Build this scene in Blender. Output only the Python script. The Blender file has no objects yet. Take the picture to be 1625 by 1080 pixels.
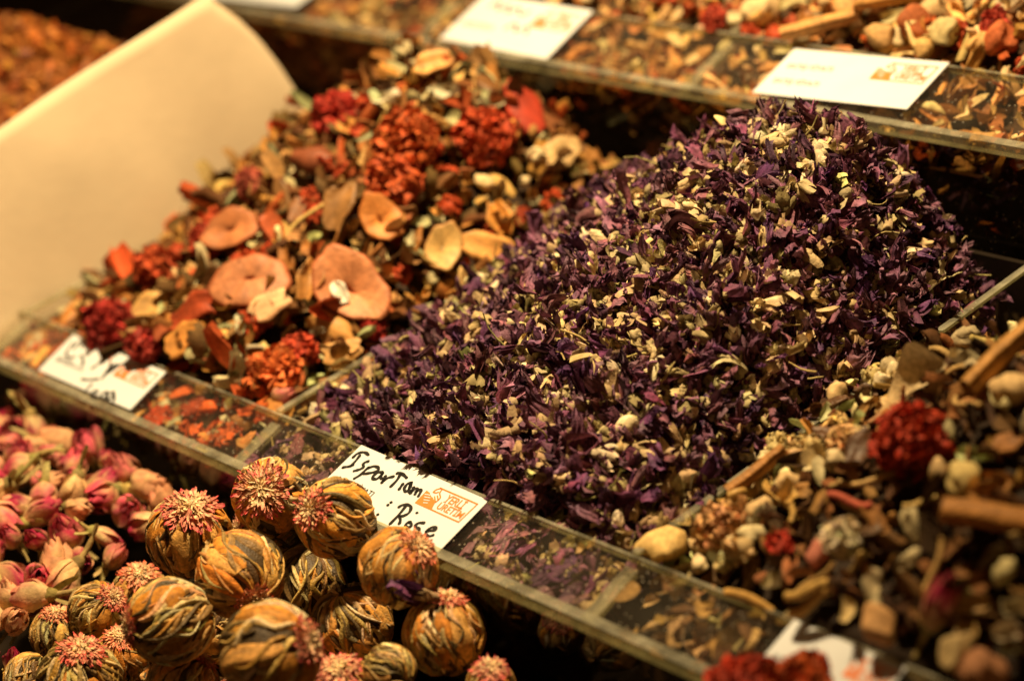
import bpy, math, random
import numpy as np
from mathutils import Matrix, Vector

random.seed(7)
rng = np.random.default_rng(11)
scn = bpy.context.scene
col = scn.collection

# ------------------------------------------------------------------ camera
# world: X along the rows of bins, Y away from the customer, Z up; metres
FPX, CX, CY = 3461.0, 812.5, 540.0
AX = np.array([[0.66256280, -0.21001755, 0.71895978],
               [0.71822995, 0.45047383, -0.53030092],
               [-0.21250006, 0.86773611, 0.44930810]])   # rows: world axes in camera space
CAM = np.array([0.44639144, -0.28703612, 0.32682917])
cam_d = bpy.data.cameras.new('camera')
cam = bpy.data.objects.new('camera', cam_d)
col.objects.link(cam)
M = Matrix([[AX[i][0], AX[i][1], AX[i][2], CAM[i]] for i in range(3)] + [[0, 0, 0, 1]])
cam.matrix_world = M
cam_d.sensor_width = 36
cam_d.lens = FPX / 1625 * 36
cam_d.clip_start = 0.02
cam_d.clip_end = 50
cam_d.dof.use_dof = True
cam_d.dof.focus_distance = 0.652
cam_d.dof.aperture_fstop = 6.3
cam_d.dof.aperture_blades = 8
scn.camera = cam

# ------------------------------------------------------------------ light
w = bpy.data.worlds.new('World')
scn.world = w
w.use_nodes = True
w.node_tree.nodes['Background'].inputs[0].default_value = (1.0, 0.50, 0.17, 1)
w.node_tree.nodes['Background'].inputs[1].default_value = 0.088


def spot(name, loc, target, radius, power, color, size, blend):
    d = bpy.data.lights.new(name, 'SPOT')
    d.shadow_soft_size = radius
    d.energy = power
    d.color = color
    d.spot_size = math.radians(size)
    d.spot_blend = blend
    o = bpy.data.objects.new(name, d)
    col.objects.link(o)
    o.location = loc
    o.rotation_euler = (Vector(target) - Vector(loc)).to_track_quat('-Z', 'Y').to_euler()
    return o


# the stall's hanging spot lamp, above the middle row
spot('stall_lamp', (-0.04, 0.155, 0.62), (-0.155, 0.09, 0.0), 0.024, 47.0, (1.0, 0.715, 0.37), 76, .95)
scn.view_settings.view_transform = 'Standard'
scn.view_settings.look = 'None'
scn.view_settings.exposure = 0.0
scn.view_settings.gamma = 1.0


# ------------------------------------------------------------------ helpers
def ray(px, py):
    v = AX @ np.array([px - CX, -(py - CY), -FPX])
    return v / np.linalg.norm(v)


FWD = AX @ np.array([0, 0, -1.0])


def at_depth(px, py, dep):
    r = ray(px, py)
    return CAM + r * (dep / (r @ FWD))


def at_z(px, py, z):
    r = ray(px, py)
    return CAM + r * ((z - CAM[2]) / r[2])


def at_x(px, py, x):
    r = ray(px, py)
    return CAM + r * ((x - CAM[0]) / r[0])


def depth(p):
    return float((np.asarray(p) - CAM) @ FWD)


def hit(px, py, H):
    """first point of the view ray that lies on the height field H(x, y)"""
    r = ray(px, py)
    t0 = (0.13 - CAM[2]) / r[2]
    t1 = (-0.06 - CAM[2]) / r[2]
    ts = np.linspace(t0, t1, 500)
    P = CAM + ts[:, None] * r
    g = P[:, 2] - H(P[:, 0], P[:, 1])
    k = np.argmax(g < 0)
    if k == 0:
        k = len(ts) - 1
    return P[k]


def normal_of(H, x, y):
    e = .004
    dx = (H(np.array([x + e]), np.array([y])) - H(np.array([x - e]), np.array([y])))[0] / (2 * e)
    dy = (H(np.array([x]), np.array([y + e])) - H(np.array([x]), np.array([y - e])))[0] / (2 * e)
    n = np.array([-dx, -dy, 1.0])
    return n / np.linalg.norm(n)


class Buf:
    """collects grids into one mesh with a colour per vertex"""
    def __init__(s):
        s.v, s.f, s.c, s.n = [], [], [], 0

    def add(s, V, F, C):
        V = np.asarray(V, float).reshape(-1, 3)
        C = np.broadcast_to(np.asarray(C, float), (len(V), 3))
        s.v.append(V)
        s.c.append(C)
        s.f.append(np.asarray(F, int) + s.n)
        s.n += len(V)
        return s

    def arrays(s):
        return np.concatenate(s.v), np.concatenate(s.f), np.concatenate(s.c)

    def mesh(s, name, mat, smooth=True):
        V, F, C = s.arrays()
        return quad_mesh(name, V, F, C, mat, smooth)


def quad_mesh(name, V, F, C, mat, smooth=True):
    me = bpy.data.meshes.new(name)
    nF = len(F)
    me.vertices.add(len(V))
    me.vertices.foreach_set('co', V.astype(np.float32).ravel())
    me.loops.add(nF * 4)
    me.loops.foreach_set('vertex_index', F.astype(np.int32).ravel())
    me.polygons.add(nF)
    me.polygons.foreach_set('loop_start', (np.arange(nF) * 4).astype(np.int32))
    me.polygons.foreach_set('use_smooth', np.full(nF, bool(smooth)))
    me.update(calc_edges=True)
    a = me.color_attributes.new('Col', 'FLOAT_COLOR', 'POINT')
    c4 = np.ones((len(V), 4), np.float32)
    c4[:, :3] = C
    a.data.foreach_set('color', c4.ravel())
    me.materials.append(mat)
    return me


def grid_faces(nu, nv, wrap=False):
    """quads of an nu x nv vertex grid, wrap closes the second direction"""
    F = []
    for i in range(nu - 1):
        for j in range(nv if wrap else nv - 1):
            k = (j + 1) % nv
            F.append((i * nv + j, i * nv + k, (i + 1) * nv + k, (i + 1) * nv + j))
    return np.array(F)


def sines(P, freq, amp, r, n=4):
    """cheap smooth 3-D noise displacement"""
    P = np.asarray(P, float)
    out = np.zeros_like(P)
    for _ in range(n):
        k = r.normal(size=3)
        k *= freq / np.linalg.norm(k) * r.uniform(.6, 1.6)
        d = r.normal(size=3)
        out += np.sin(P @ k + r.uniform(0, 6.28))[..., None] * d * amp / math.sqrt(n)
    return P + out


def rot_to(n, spin):
    """matrix whose third column is n, turned by spin about it"""
    n = np.asarray(n, float)
    n = n / np.linalg.norm(n)
    a = np.array([0, 0, 1.]) if abs(n[2]) < .9 else np.array([1., 0, 0])
    x = np.cross(a, n)
    x /= np.linalg.norm(x)
    y = np.cross(n, x)
    c, s_ = math.cos(spin), math.sin(spin)
    return np.stack([c * x + s_ * y, -s_ * x + c * y, n], 1)


def mix(a, b, t):
    t = np.asarray(t)[..., None]
    return np.asarray(a) * (1 - t) + np.asarray(b) * t


def link(o, parent=None):
    col.objects.link(o)
    if parent is not None:
        o.parent = parent
    return o


def proj(p):
    q = AX.T @ (np.asarray(p) - CAM)
    return CX + FPX * q[0] / -q[2], CY - FPX * q[1] / -q[2]


KEYPTS, USED = [], set()
CUT = (' nearest', ' on ', ' with ', ' under', ' just ', ' beside', ' close ', ' touching', ' next', ' behind', ' in ', ' at ', ' near ', ' between', ' below', ' lying', ' leaning', ' where', ' above', ' hanging', ' standing', ' slanting', ',',
       ' left', ' right', ' sticking', ' low', ' over', ' by ', ' against', ' resting', ' arching', ' towards', ' cut', ' half', ' curving', ' highest', ' pointing', ' along', ' close')


def remember(px, py, label, where):
    a_ = label
    for c_ in CUT:
        k = a_.find(c_)
        if k > 8:
            a_ = a_[:k]
    KEYPTS.append((px, py, a_.strip(), where))


def beside(what, p, where):
    """a label that says next to which large piece a small one lies"""
    x, y = proj(p)
    near = sorted((k for k in KEYPTS if k[3] == where), key=lambda k: (k[0] - x) ** 2 + (k[1] - y) ** 2)
    lb = None
    for kx, ky, a_, _ in near[:5]:
        dx, dy = x - kx, y - ky
        if abs(dx) > abs(dy):
            d = 'just left of the' if dx < 0 else 'just right of the'
        else:
            d = 'just above the' if dy < 0 else 'just below the'
        lb = f'{what} {d} {a_}'
        if lb not in USED and len(lb.split()) <= 16:
            break
    USED.add(lb)
    return lb


def part(name, me, parent):
    return link(bpy.data.objects.new(name, me), parent)


def tag(o, label, cat, group=None, kind=None):
    if label:
        o['label'] = label
    if cat:
        o['category'] = cat
    if group:
        o['group'] = group
    if kind:
        o['kind'] = kind
    return o


def empty(name, loc, Rm=None, s=1.0):
    o = bpy.data.objects.new(name, None)
    o.empty_display_size = .005
    col.objects.link(o)
    place(o, loc, Rm, s)
    return o


def place(o, loc, Rm=None, s=1.0):
    Rm = np.eye(3) if Rm is None else Rm
    m = Matrix([[Rm[i][0] * s, Rm[i][1] * s, Rm[i][2] * s, loc[i]] for i in range(3)] + [[0, 0, 0, 1]])
    o.matrix_world = m
    return o


# ------------------------------------------------------------------ materials
def mat_new(name):
    m = bpy.data.materials.new(name)
    m.use_nodes = True
    nt = m.node_tree
    nt.nodes.clear()
    return m, nt, nt.nodes.new('ShaderNodeOutputMaterial')


def organic(name, rough=.65, trans=.2, nscale=500., lo=.62, hi=1.3, bump=.35, bscale=1400., spec=.25):
    """dried plant matter: own colour per piece, fine mottling, fine relief, some light through it"""
    m, nt, out = mat_new(name)
    N, L = nt.nodes, nt.links
    at = N.new('ShaderNodeAttribute')
    at.attribute_name = 'Col'
    tc = N.new('ShaderNodeTexCoord')
    no = N.new('ShaderNodeTexNoise')
    no.inputs['Scale'].default_value = nscale
    no.inputs['Detail'].default_value = 4
    L.new(tc.outputs['Object'], no.inputs['Vector'])
    mr = N.new('ShaderNodeMapRange')
    mr.inputs['From Min'].default_value = .3
    mr.inputs['From Max'].default_value = .7
    mr.inputs['To Min'].default_value = lo
    mr.inputs['To Max'].default_value = hi
    L.new(no.outputs['Fac'], mr.inputs['Value'])
    mu = N.new('ShaderNodeVectorMath')
    mu.operation = 'SCALE'
    L.new(at.outputs['Color'], mu.inputs[0])
    L.new(mr.outputs['Result'], mu.inputs['Scale'])
    b = N.new('ShaderNodeBsdfPrincipled')
    b.inputs['Roughness'].default_value = rough
    b.inputs['Specular IOR Level'].default_value = spec
    L.new(mu.outputs[0], b.inputs['Base Color'])
    n2 = N.new('ShaderNodeTexNoise')
    n2.inputs['Scale'].default_value = bscale
    n2.inputs['Detail'].default_value = 3
    L.new(tc.outputs['Object'], n2.inputs['Vector'])
    bp = N.new('ShaderNodeBump')
    bp.inputs['Strength'].default_value = bump
    bp.inputs['Distance'].default_value = .0006
    L.new(n2.outputs['Fac'], bp.inputs['Height'])
    L.new(bp.outputs['Normal'], b.inputs['Normal'])
    sh = b
    if trans > 0:
        t = N.new('ShaderNodeBsdfTranslucent')
        L.new(mu.outputs[0], t.inputs['Color'])
        mx = N.new('ShaderNodeMixShader')
        mx.inputs[0].default_value = trans
        L.new(b.outputs[0], mx.inputs[1])
        L.new(t.outputs[0], mx.inputs[2])
        sh = mx
    L.new(sh.outputs[0], out.inputs[0])
    return m


def acrylic(name, tint, dust, dust_col, rough=.03, gloss=.9):
    """thin clear sheet: light passes straight, Fresnel gloss, dust and smears that scatter"""
    m, nt, out = mat_new(name)
    N, L = nt.nodes, nt.links
    tr = N.new('ShaderNodeBsdfTransparent')
    tr.inputs[0].default_value = (*tint, 1)
    gl = N.new('ShaderNodeBsdfGlossy')
    gl.inputs['Roughness'].default_value = rough
    gl.inputs['Color'].default_value = (gloss, gloss, gloss, 1)
    # reflectance of a thin sheet, the same from both sides (Schlick)
    ge = N.new('ShaderNodeNewGeometry')
    dt = N.new('ShaderNodeVectorMath')
    dt.operation = 'DOT_PRODUCT'
    L.new(ge.outputs['Incoming'], dt.inputs[0])
    L.new(ge.outputs['Normal'], dt.inputs[1])

    def math_(op, a_, b_=None, c_=None):
        k = N.new('ShaderNodeMath')
        k.operation = op
        for i, q in enumerate((a_, b_, c_)):
            if q is None:
                continue
            if isinstance(q, (int, float)):
                k.inputs[i].default_value = q
            else:
                L.new(q, k.inputs[i])
        return k.outputs[0]
    inv = math_('SUBTRACT', 1.0, math_('ABSOLUTE', dt.outputs['Value']))
    fac = math_('MULTIPLY_ADD', math_('POWER', inv, 5.0), .96, .036)
    m1 = N.new('ShaderNodeMixShader')
    L.new(fac, m1.inputs[0])
    L.new(tr.outputs[0], m1.inputs[1])
    L.new(gl.outputs[0], m1.inputs[2])
    df = N.new('ShaderNodeBsdfDiffuse')
    df.inputs[0].default_value = (*dust_col, 1)
    tc = N.new('ShaderNodeTexCoord')
    no = N.new('ShaderNodeTexNoise')
    no.inputs['Scale'].default_value = 70
    no.inputs['Detail'].default_value = 6
    no.inputs['Roughness'].default_value = .7
    L.new(tc.outputs['Object'], no.inputs['Vector'])
    mr = N.new('ShaderNodeMapRange')
    mr.inputs['From Min'].default_value = .35
    mr.inputs['From Max'].default_value = .8
    mr.inputs['To Min'].default_value = dust * .35
    mr.inputs['To Max'].default_value = dust * 2.2
    L.new(no.outputs['Fac'], mr.inputs['Value'])
    # specks of dust
    vo = N.new('ShaderNodeTexVoronoi')
    vo.inputs['Scale'].default_value = 420
    L.new(tc.outputs['Object'], vo.inputs['Vector'])
    lt = N.new('ShaderNodeMath')
    lt.operation = 'LESS_THAN'
    lt.inputs[1].default_value = .12
    L.new(vo.outputs['Distance'], lt.inputs[0])
    sc = N.new('ShaderNodeMath')
    sc.operation = 'MULTIPLY_ADD'
    sc.inputs[1].default_value = .25
    L.new(lt.outputs[0], sc.inputs[0])
    L.new(mr.outputs[0], sc.inputs[2])
    m2 = N.new('ShaderNodeMixShader')
    L.new(sc.outputs[0], m2.inputs[0])
    L.new(m1.outputs[0], m2.inputs[1])
    L.new(df.outputs[0], m2.inputs[2])
    L.new(m2.outputs[0], out.inputs[0])
    return m


def plain(name, c, rough=.5, spec=.4, nscale=60., var=.15, bump=0., bscale=300., metal=0.):
    m, nt, out = mat_new(name)
    N, L = nt.nodes, nt.links
    b = N.new('ShaderNodeBsdfPrincipled')
    b.inputs['Roughness'].default_value = rough
    b.inputs['Specular IOR Level'].default_value = spec
    b.inputs['Metallic'].default_value = metal
    tc = N.new('ShaderNodeTexCoord')
    no = N.new('ShaderNodeTexNoise')
    no.inputs['Scale'].default_value = nscale
    no.inputs['Detail'].default_value = 5
    L.new(tc.outputs['Object'], no.inputs['Vector'])
    cr = N.new('ShaderNodeValToRGB')
    cr.color_ramp.elements[0].position = .3
    cr.color_ramp.elements[1].position = .7
    cr.color_ramp.elements[0].color = (*[k * (1 - var) for k in c], 1)
    cr.color_ramp.elements[1].color = (*[min(1, k * (1 + var)) for k in c], 1)
    L.new(no.outputs['Fac'], cr.inputs[0])
    L.new(cr.outputs[0], b.inputs['Base Color'])
    if bump:
        n2 = N.new('ShaderNodeTexNoise')
        n2.inputs['Scale'].default_value = bscale
        n2.inputs['Detail'].default_value = 4
        L.new(tc.outputs['Object'], n2.inputs['Vector'])
        bp = N.new('ShaderNodeBump')
        bp.inputs['Strength'].default_value = bump
        bp.inputs['Distance'].default_value = .001
        L.new(n2.outputs['Fac'], bp.inputs['Height'])
        L.new(bp.outputs[0], b.inputs['Normal'])
    L.new(b.outputs[0], out.inputs[0])
    return m


M_PETAL = organic('dried_petal', .6, .13, 600, .55, 1.4, .5, 1800, .25)
M_HERB = organic('dried_herb', .7, .12, 500, .65, 1.25, .4, 1300, .2)
M_FRUIT = organic('dried_fruit', .5, .12, 350, .7, 1.2, .5, 900, .35)
M_BARK = organic('cinnamon_bark', .6, 0., 450, .65, 1.25, .6, 900, .3)
M_LEAFB = organic('rolled_tea_leaf', .5, .06, 700, .6, 1.35, .6, 1500, .35)
M_ROSE = organic('rose_petal', .6, .22, 380, .7, 1.25, .4, 900, .2)
M_CLEAR = acrylic('clear_acrylic', (.98, .97, .94), .010, (.75, .68, .55))
M_SHADED = acrylic('shade_tinted_acrylic', (.42, .34, .24), .015, (.3, .22, .14), .06)  # clear walls below the lips, their shade put into a brown tint
M_EDGE = acrylic('acrylic_edge', (.74, .72, .55), .22, (.62, .60, .46), .10, 1.)
M_DARK = plain('dark_tray', (.016, .011, .007), .35, .4, 40, .3, .1)
M_CARD = plain('kraft_card', (.62, .51, .35), .8, .2, 26, .09, .12, 240)
M_PAPER = plain('tag_paper', (.60, .64, .68), .55, .3, 90, .03)
M_INK = plain('black_marker_ink', (.012, .011, .010), .45, .4, 300, .4)
M_GREY = plain('printed_black_ink', (.03, .03, .028), .6, .2)
M_ORANGE = plain('printed_orange_ink', (.72, .19, .04), .6, .2, 200, .08)
M_TABLE = plain('dark_table', (.014, .010, .007), .6, .3)


# ------------------------------------------------------------------ setting: the stall top under the trays
def box_bm(buf, x0, x1, y0, y1, z0, z1, c=(1, 1, 1)):
    V = [(x, y, z) for x in (x0, x1) for y in (y0, y1) for z in (z0, z1)]
    F = [(0, 1, 3, 2), (4, 6, 7, 5), (0, 4, 5, 1), (2, 3, 7, 6), (0, 2, 6, 4), (1, 5, 7, 3)]
    buf.add(V, F, c)
    return buf


def prism_x(buf, x0, x1, yz, c=(1, 1, 1)):
    """quad profile in (y, z) swept along x"""
    V = [(x, y, z) for x in (x0, x1) for (y, z) in yz]
    F = [(0, 3, 2, 1), (4, 5, 6, 7), (0, 1, 5, 4), (1, 2, 6, 5), (2, 3, 7, 6), (3, 0, 4, 7)]
    buf.add(V, F, c)
    return buf


o = part('table', box_bm(Buf(), -1.6, 1.2, -.8, 1.4, -.115, -.095).mesh('table', M_TABLE, False), None)
o['kind'] = 'structure'

# ------------------------------------------------------------------ trays
Y3, Z3 = .2115, .042                  # front edge of the back row
LIP = {2: (0., 0., .0215, .0054), 3: (Y3, Z3, .0300, .0076)}
DIV = [-.592, -.430, -.268, -.1064, .0577, .222]


def lip_hit(px, py, row):
    y0, z0, ly, lz = LIP[row]
    n = np.array([0, -lz, ly])
    r = ray(px, py)
    t = ((np.array([0, y0, z0]) - CAM) @ n) / (r @ n)
    return CAM + t * r


def tray(name, row, x0, x1, ydepth, zfloor, label, divs):
    y0, z0, ly, lz = LIP[row]
    root = empty(name, (x0, y0, zfloor))
    tag(root, label, 'display tray', 'stepped rows of clear display trays')
    inv = root.matrix_world.inverted()

    def add(nm, buf, mat):
        p = part(nm, buf.mesh(nm, mat, False), root)
        p.matrix_parent_inverse = inv
        return p
    th = .0022
    nrm = np.array([-lz, ly]) / math.hypot(lz, ly)
    a = np.array([y0 + .0012, z0])
    b = np.array([y0 + ly, z0 + lz])
    add('front_lip', prism_x(Buf(), x0, x1, [tuple(a), tuple(b), tuple(b - nrm * th), tuple(a - nrm * th)]), M_CLEAR)
    # polished upper edge of the lip and the thick lower rail
    e = np.array([ly, lz]) / math.hypot(ly, lz)
    add('lip_edge', prism_x(Buf(), x0, x1, [tuple(b + nrm * .0002), tuple(b + e * .0009 + nrm * .0002), tuple(b + e * .0009 - nrm * (th + .0003)), tuple(b - nrm * (th + .0003))]), M_EDGE)
    add('lower_rail', prism_x(Buf(), x0, x1, [(y0 - .0022, z0 + .0006), (y0 + .0010, z0 + .0010), (y0 + .0010, z0 - .0036), (y0 - .0022, z0 - .0034)]), M_EDGE)
    add('front_wall', box_bm(Buf(), x0, x1, y0 - .0010, y0 + .0008, zfloor + .002, z0 - .0038), M_SHADED)
    add('floor', box_bm(Buf(), x0, x1, y0 - .001, y0 + ydepth, zfloor, zfloor + .0018), M_DARK)
    add('back_wall', box_bm(Buf(), x0, x1, y0 + ydepth - .0025, y0 + ydepth - .0006, zfloor + .002, z0 + .004), M_DARK)
    for xd in divs:
        # divider: runs under the lip, then back through the bin, clear with a bright polished top
        bb = Buf()
        t2 = .0011
        yb = y0 + ydepth - .003
        prof = [(y0 + .0012, zfloor + .002), (y0 + .0012, z0 - .0028), (y0 + ly, z0 + lz - .0030), (y0 + ly, zfloor + .002)]
        prism_x(bb, xd - t2, xd + t2, prof[::-1])
        box_bm(bb, xd - t2, xd + t2, y0 + ly + .0001, yb, zfloor + .002, z0 + lz - .0004)
        d = add('divider', bb, M_CLEAR)
        eb = Buf()
        box_bm(eb, xd - t2 - .0002, xd + t2 + .0002, y0 + ly + .0012, yb, z0 + lz - .0002, z0 + lz + .0008)
        prism_x(eb, xd - t2 - .0014, xd + t2 + .0014, [(y0 + .0016, z0 - .0042), (y0 + .0016, z0 - .0026), (y0 + ly - .001, z0 + lz - .0030), (y0 + ly - .001, z0 + lz - .0046)][::-1])
        g = part('polished_edge', eb.mesh('polished_edge', M_EDGE, False), d)
    return root


tray('display_tray', 2, -.75, .40, Y3 - .004, -.055, 'clear acrylic tray row in the middle, purple flowers in its centre bin', DIV)
tray('display_tray', 3, -.95, .45, .22, -.02, 'clear acrylic tray row at the back with the highest bins', [-.41, -.25, -.0955, .060])
# the low front tray: only its bins' inside and the divider between roses and tea balls
ft = empty('display_tray', (-.4, -.2, -.092))
tag(ft, 'low front tray row holding the rosebuds and rolled tea balls', 'display tray', 'stepped rows of clear display trays')
fi = ft.matrix_world.inverted()
for nm, bf, mt in (('floor', box_bm(Buf(), -.55, .40, -.21, -.0035, -.092, -.0902), M_DARK),
                   ('back_wall', box_bm(Buf(), -.55, .40, -.0048, -.0036, -.090, -.030), M_SHADED),
                   ('divider', box_bm(Buf(), -.1215, -.1195, -.205, -.0052, -.090, -.040), M_CLEAR),
                   ('divider', box_bm(Buf(), .0490, .0510, -.205, -.0052, -.090, -.034), M_CLEAR)):
    p = part(nm, bf.mesh(nm, mt, False), ft)
    p.matrix_parent_inverse = fi


# ------------------------------------------------------------------ heaps (height fields)
def under_lip(row, y, drop):
    y0, z0, ly, lz = LIP[row]
    return z0 + np.clip((y - y0) / ly, 0, 1) * lz - drop


def cone(x, y, px, py, ax_l, ax_r, ay_f, ay_b, p=1.0):
    dx = np.where(x < px, (px - x) / ax_l, (x - px) / ax_r)
    dy = np.where(y < py, (py - y) / ay_f, (y - py) / ay_b)
    d = np.sqrt(dx ** 2 + dy ** 2 + .012)
    return np.clip(1 - d, -0.6, 1) ** 1 if p == 1 else np.sign(1 - d) * np.abs(1 - d) ** p


def lump(x, y, k, a, ph):
    return a * (np.sin(k * x + ph) * np.cos(k * .9 * y + ph * 1.7) + .6 * np.sin(k * 1.9 * x - k * 1.3 * y + ph))


def H_purple(x, y):
    xs = np.sign(x - .009) * np.clip(np.abs(x - .009) - .013, 0, 1)
    h = .0005 + .0665 * cone(xs, y, 0., .170, .122, .040, .170, .045) - 14 * np.clip(x - .015, 0, 1) * np.clip(y - .135, 0, 1)
    h = np.maximum(h, np.where(y > .185, -.03, -.001 + .0075 * np.clip((y - .03) / .05, 0, 1) - .034 * np.clip((y - .125) / .05, 0, 1))) + lump(x, y, 95, .0011, 1.)
    return np.where(y < LIP[2][2] + .002, under_lip(2, y, .0075), h)


def H_mix(x, y):
    xs = np.sign(x + .174) * np.clip(np.abs(x + .174) - .012, 0, 1)
    h = .0025 + .067 * cone(xs, y, 0., .168, .100, .060, .165, .050)
    h = np.maximum(h, np.where(y > .16, -.03, .0025)) + lump(x, y, 80, .0013, 2.)
    return np.where(y < LIP[2][2] + .002, under_lip(2, y, .0075), h)


def H_spice(x, y):
    h = .012 + .075 * cone(x, y, -.40, .10, .15, .13, .16, .10)
    return np.maximum(h, -.01)


def H_mix2(x, y):
    h = .0015 + .050 * cone(x, y, .150, .118, .112, .10, .135, .065)
    h = np.maximum(h, np.where(y > .15, -.03, .0015 + .006 * np.clip((y - .03) / .05, 0, 1))) + lump(x, y, 90, .0016, 3.)
    return np.where(y < LIP[2][2] + .002, under_lip(2, y, .0075), h)


def H_back(x, y):
    y0, z0, ly, lz = LIP[3]
    h = z0 + lz - .002 + .05 * np.clip((y - y0 - ly) / .11, 0, 1) + lump(x, y, 70, .002, .4)
    return np.where(y < y0 + ly, under_lip(3, y, .0085), h)


def H_rose(x, y):
    return -.030 + .026 * np.exp(-(((x + .185) / .075) ** 2 + ((y + .055) / .075) ** 2)) + lump(x, y, 70, .0012, 5.)


def H_ball(x, y):
    return -.036 + 0 * x


def base_heap(name, H, x0, x1, y0, y1, c, sink, label, cat):
    nx, ny = 60, 70
    X, Yv = np.meshgrid(np.linspace(x0, x1, nx), np.linspace(y0, y1, ny), indexing='ij')
    Z = H(X, Yv) - sink
    V = np.stack([X, Yv, Z], -1).reshape(-1, 3)
    b = Buf().add(V, grid_faces(nx, ny)[:, ::-1], c)
    return b


# ------------------------------------------------------------------ pieces (each returns verts, quads, colours)
def petal(r, Ln, W, nu=6, nv=5, cup=.3, curl=.6, folds=3, famp=.10, crumple=.08, c0=(1, 1, 1), c1=(1, 1, 1), tip=.75):
    u = np.linspace(0, 1, nu)[:, None]
    v = np.linspace(-1, 1, nv)[None, :]
    wd = W * (.12 + .88 * np.sin(np.pi * np.clip(u, 0, 1) ** tip * .86) ** .8)
    ang = curl * u
    yy = Ln * np.sin(ang) / max(abs(curl), 1e-3) if abs(curl) > 1e-3 else Ln * u
    zz = Ln * (1 - np.cos(ang)) / max(abs(curl), 1e-3) * np.sign(curl) if abs(curl) > 1e-3 else 0 * u
    ph = r.uniform(0, 6.28)
    x = v * wd / 2 * (1 - .25 * famp * folds)
    z = zz + cup * wd * (v ** 2) + famp * W * np.sin(folds * v * 2.2 + ph) * u
    y = yy + 0 * v - .12 * Ln * np.abs(v) ** 2 * u
    P = np.stack([x + 0 * u, y, z + 0 * v], -1)
    P = sines(P, 2.6 / W, crumple * W, r)
    C = mix(c0, c1, np.clip(u + 0 * v + r.normal(size=(nu, nv)) * .08, 0, 1))
    return P.reshape(-1, 3), grid_faces(nu, nv), C.reshape(-1, 3)


def tube(path, rad, c, n=6):
    path = np.asarray(path, float)
    k = len(path)
    rad = np.broadcast_to(np.asarray(rad, float), (k,))
    T = np.gradient(path, axis=0)
    T /= np.linalg.norm(T, axis=1)[:, None] + 1e-12
    V = []
    for i in range(k):
        B = rot_to(T[i], 0)
        a = np.linspace(0, 2 * np.pi, n, endpoint=False)
        V.append(path[i] + rad[i] * (np.cos(a)[:, None] * B[:, 0] + np.sin(a)[:, None] * B[:, 1]))
    V = np.concatenate(V)
    C = np.broadcast_to(np.asarray(c, float), (k, 3)) if np.ndim(c) == 1 else np.asarray(c)
    return V, grid_faces(k, n, True), np.repeat(C, n, 0)


def blob(r, rx, ry, rz, c, rough=.12, nu=8, nv=10, c1=None):
    th = np.linspace(.02, np.pi - .02, nu)[:, None]
    ph = np.linspace(0, 2 * np.pi, nv, endpoint=False)[None]
    P = np.stack([rx * np.sin(th) * np.cos(ph), ry * np.sin(th) * np.sin(ph), rz * np.cos(th) + 0 * ph], -1)
    m = min(rx, ry, rz)
    P = sines(P, 1.8 / m, rough * m, r)
    P = sines(P, 4.5 / m, rough * .5 * m, r)
    C = np.broadcast_to(np.asarray(c, float), P.shape) if c1 is None else mix(c, c1, np.clip(.5 + .5 * np.cos(th) + 0 * ph, 0, 1))
    return P.reshape(-1, 3), grid_faces(nu, nv, True), C.reshape(-1, 3)


def xf(piece, Rm=None, t=(0, 0, 0), s=1.0):
    V, F, C = piece
    V = V * s
    if Rm is not None:
        V = V @ np.asarray(Rm).T
    return V + np.asarray(t), F, C


def rx(a):
    c, s_ = math.cos(a), math.sin(a)
    return np.array([[1, 0, 0], [0, c, -s_], [0, s_, c]])


def rz(a):
    c, s_ = math.cos(a), math.sin(a)
    return np.array([[c, -s_, 0], [s_, c, 0], [0, 0, 1]])


def jit(c, r, a=.15):
    return np.clip(np.asarray(c) * (1 + r.normal() * a) * (1 + r.normal(size=3) * a * .35), 0, 1)


PURP = [(.130, .052, .110), (.095, .036, .105), (.165, .072, .130), (.075, .028, .068), (.200, .098, .150), (.14, .058, .080)]
CALY = [(.52, .44, .24), (.44, .37, .19), (.60, .52, .33), (.38, .29, .14), (.47, .36, .19)]


def mallow_petals(r, fine=True):
    """collapsed dry flower: a few pleated, crumpled petals bundled together"""
    b = Buf()
    n = r.integers(3, 6)
    a0 = r.uniform(0, 6.28)
    base = PURP[r.integers(len(PURP))]
    spread = r.uniform(.10, .65)
    Ln = r.uniform(.0085, .0130)
    nu, nv = (10, 11) if fine else (7, 8)
    for i in range(n):
        c = jit(base, r, .22)
        V, F, C = petal(r, Ln * r.uniform(.75, 1.15), r.uniform(.0045, .0080), nu, nv,
                        cup=r.uniform(.0, .5), curl=r.uniform(-1.2, 1.8), folds=r.uniform(3.5, 8), famp=r.uniform(.12, .26),
                        crumple=.12, c0=c * np.array([1.35, 1.05, .85]), c1=c)
        # veins follow the pleats, ragged far edge
        vein = np.tile(np.sin(np.arange(nv) * 2.4 + r.uniform(0, 6)), nu)
        C = C * (1 + .30 * vein)[:, None]
        V = V.reshape(nu, nv, 3)
        V[-1] += r.normal(size=(nv, 3)) * .0006
        V[-2] += r.normal(size=(nv, 3)) * .0003
        R_ = rz(a0 + i * 6.28 / n + r.normal() * .4) @ rx(math.pi / 2 - spread * r.uniform(.2, 1.6)) @ rz(r.normal() * .3)
        b.add(*xf((V.reshape(-1, 3), F, C), R_))
    V, F, C = b.arrays()
    V = sines(V, 380, .0013, r)
    V = sines(V, 1000, .00042, r, 5)
    V[:, r.integers(2)] *= r.uniform(.4, .8)
    return V, F, np.clip(C, 0, 1)


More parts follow.
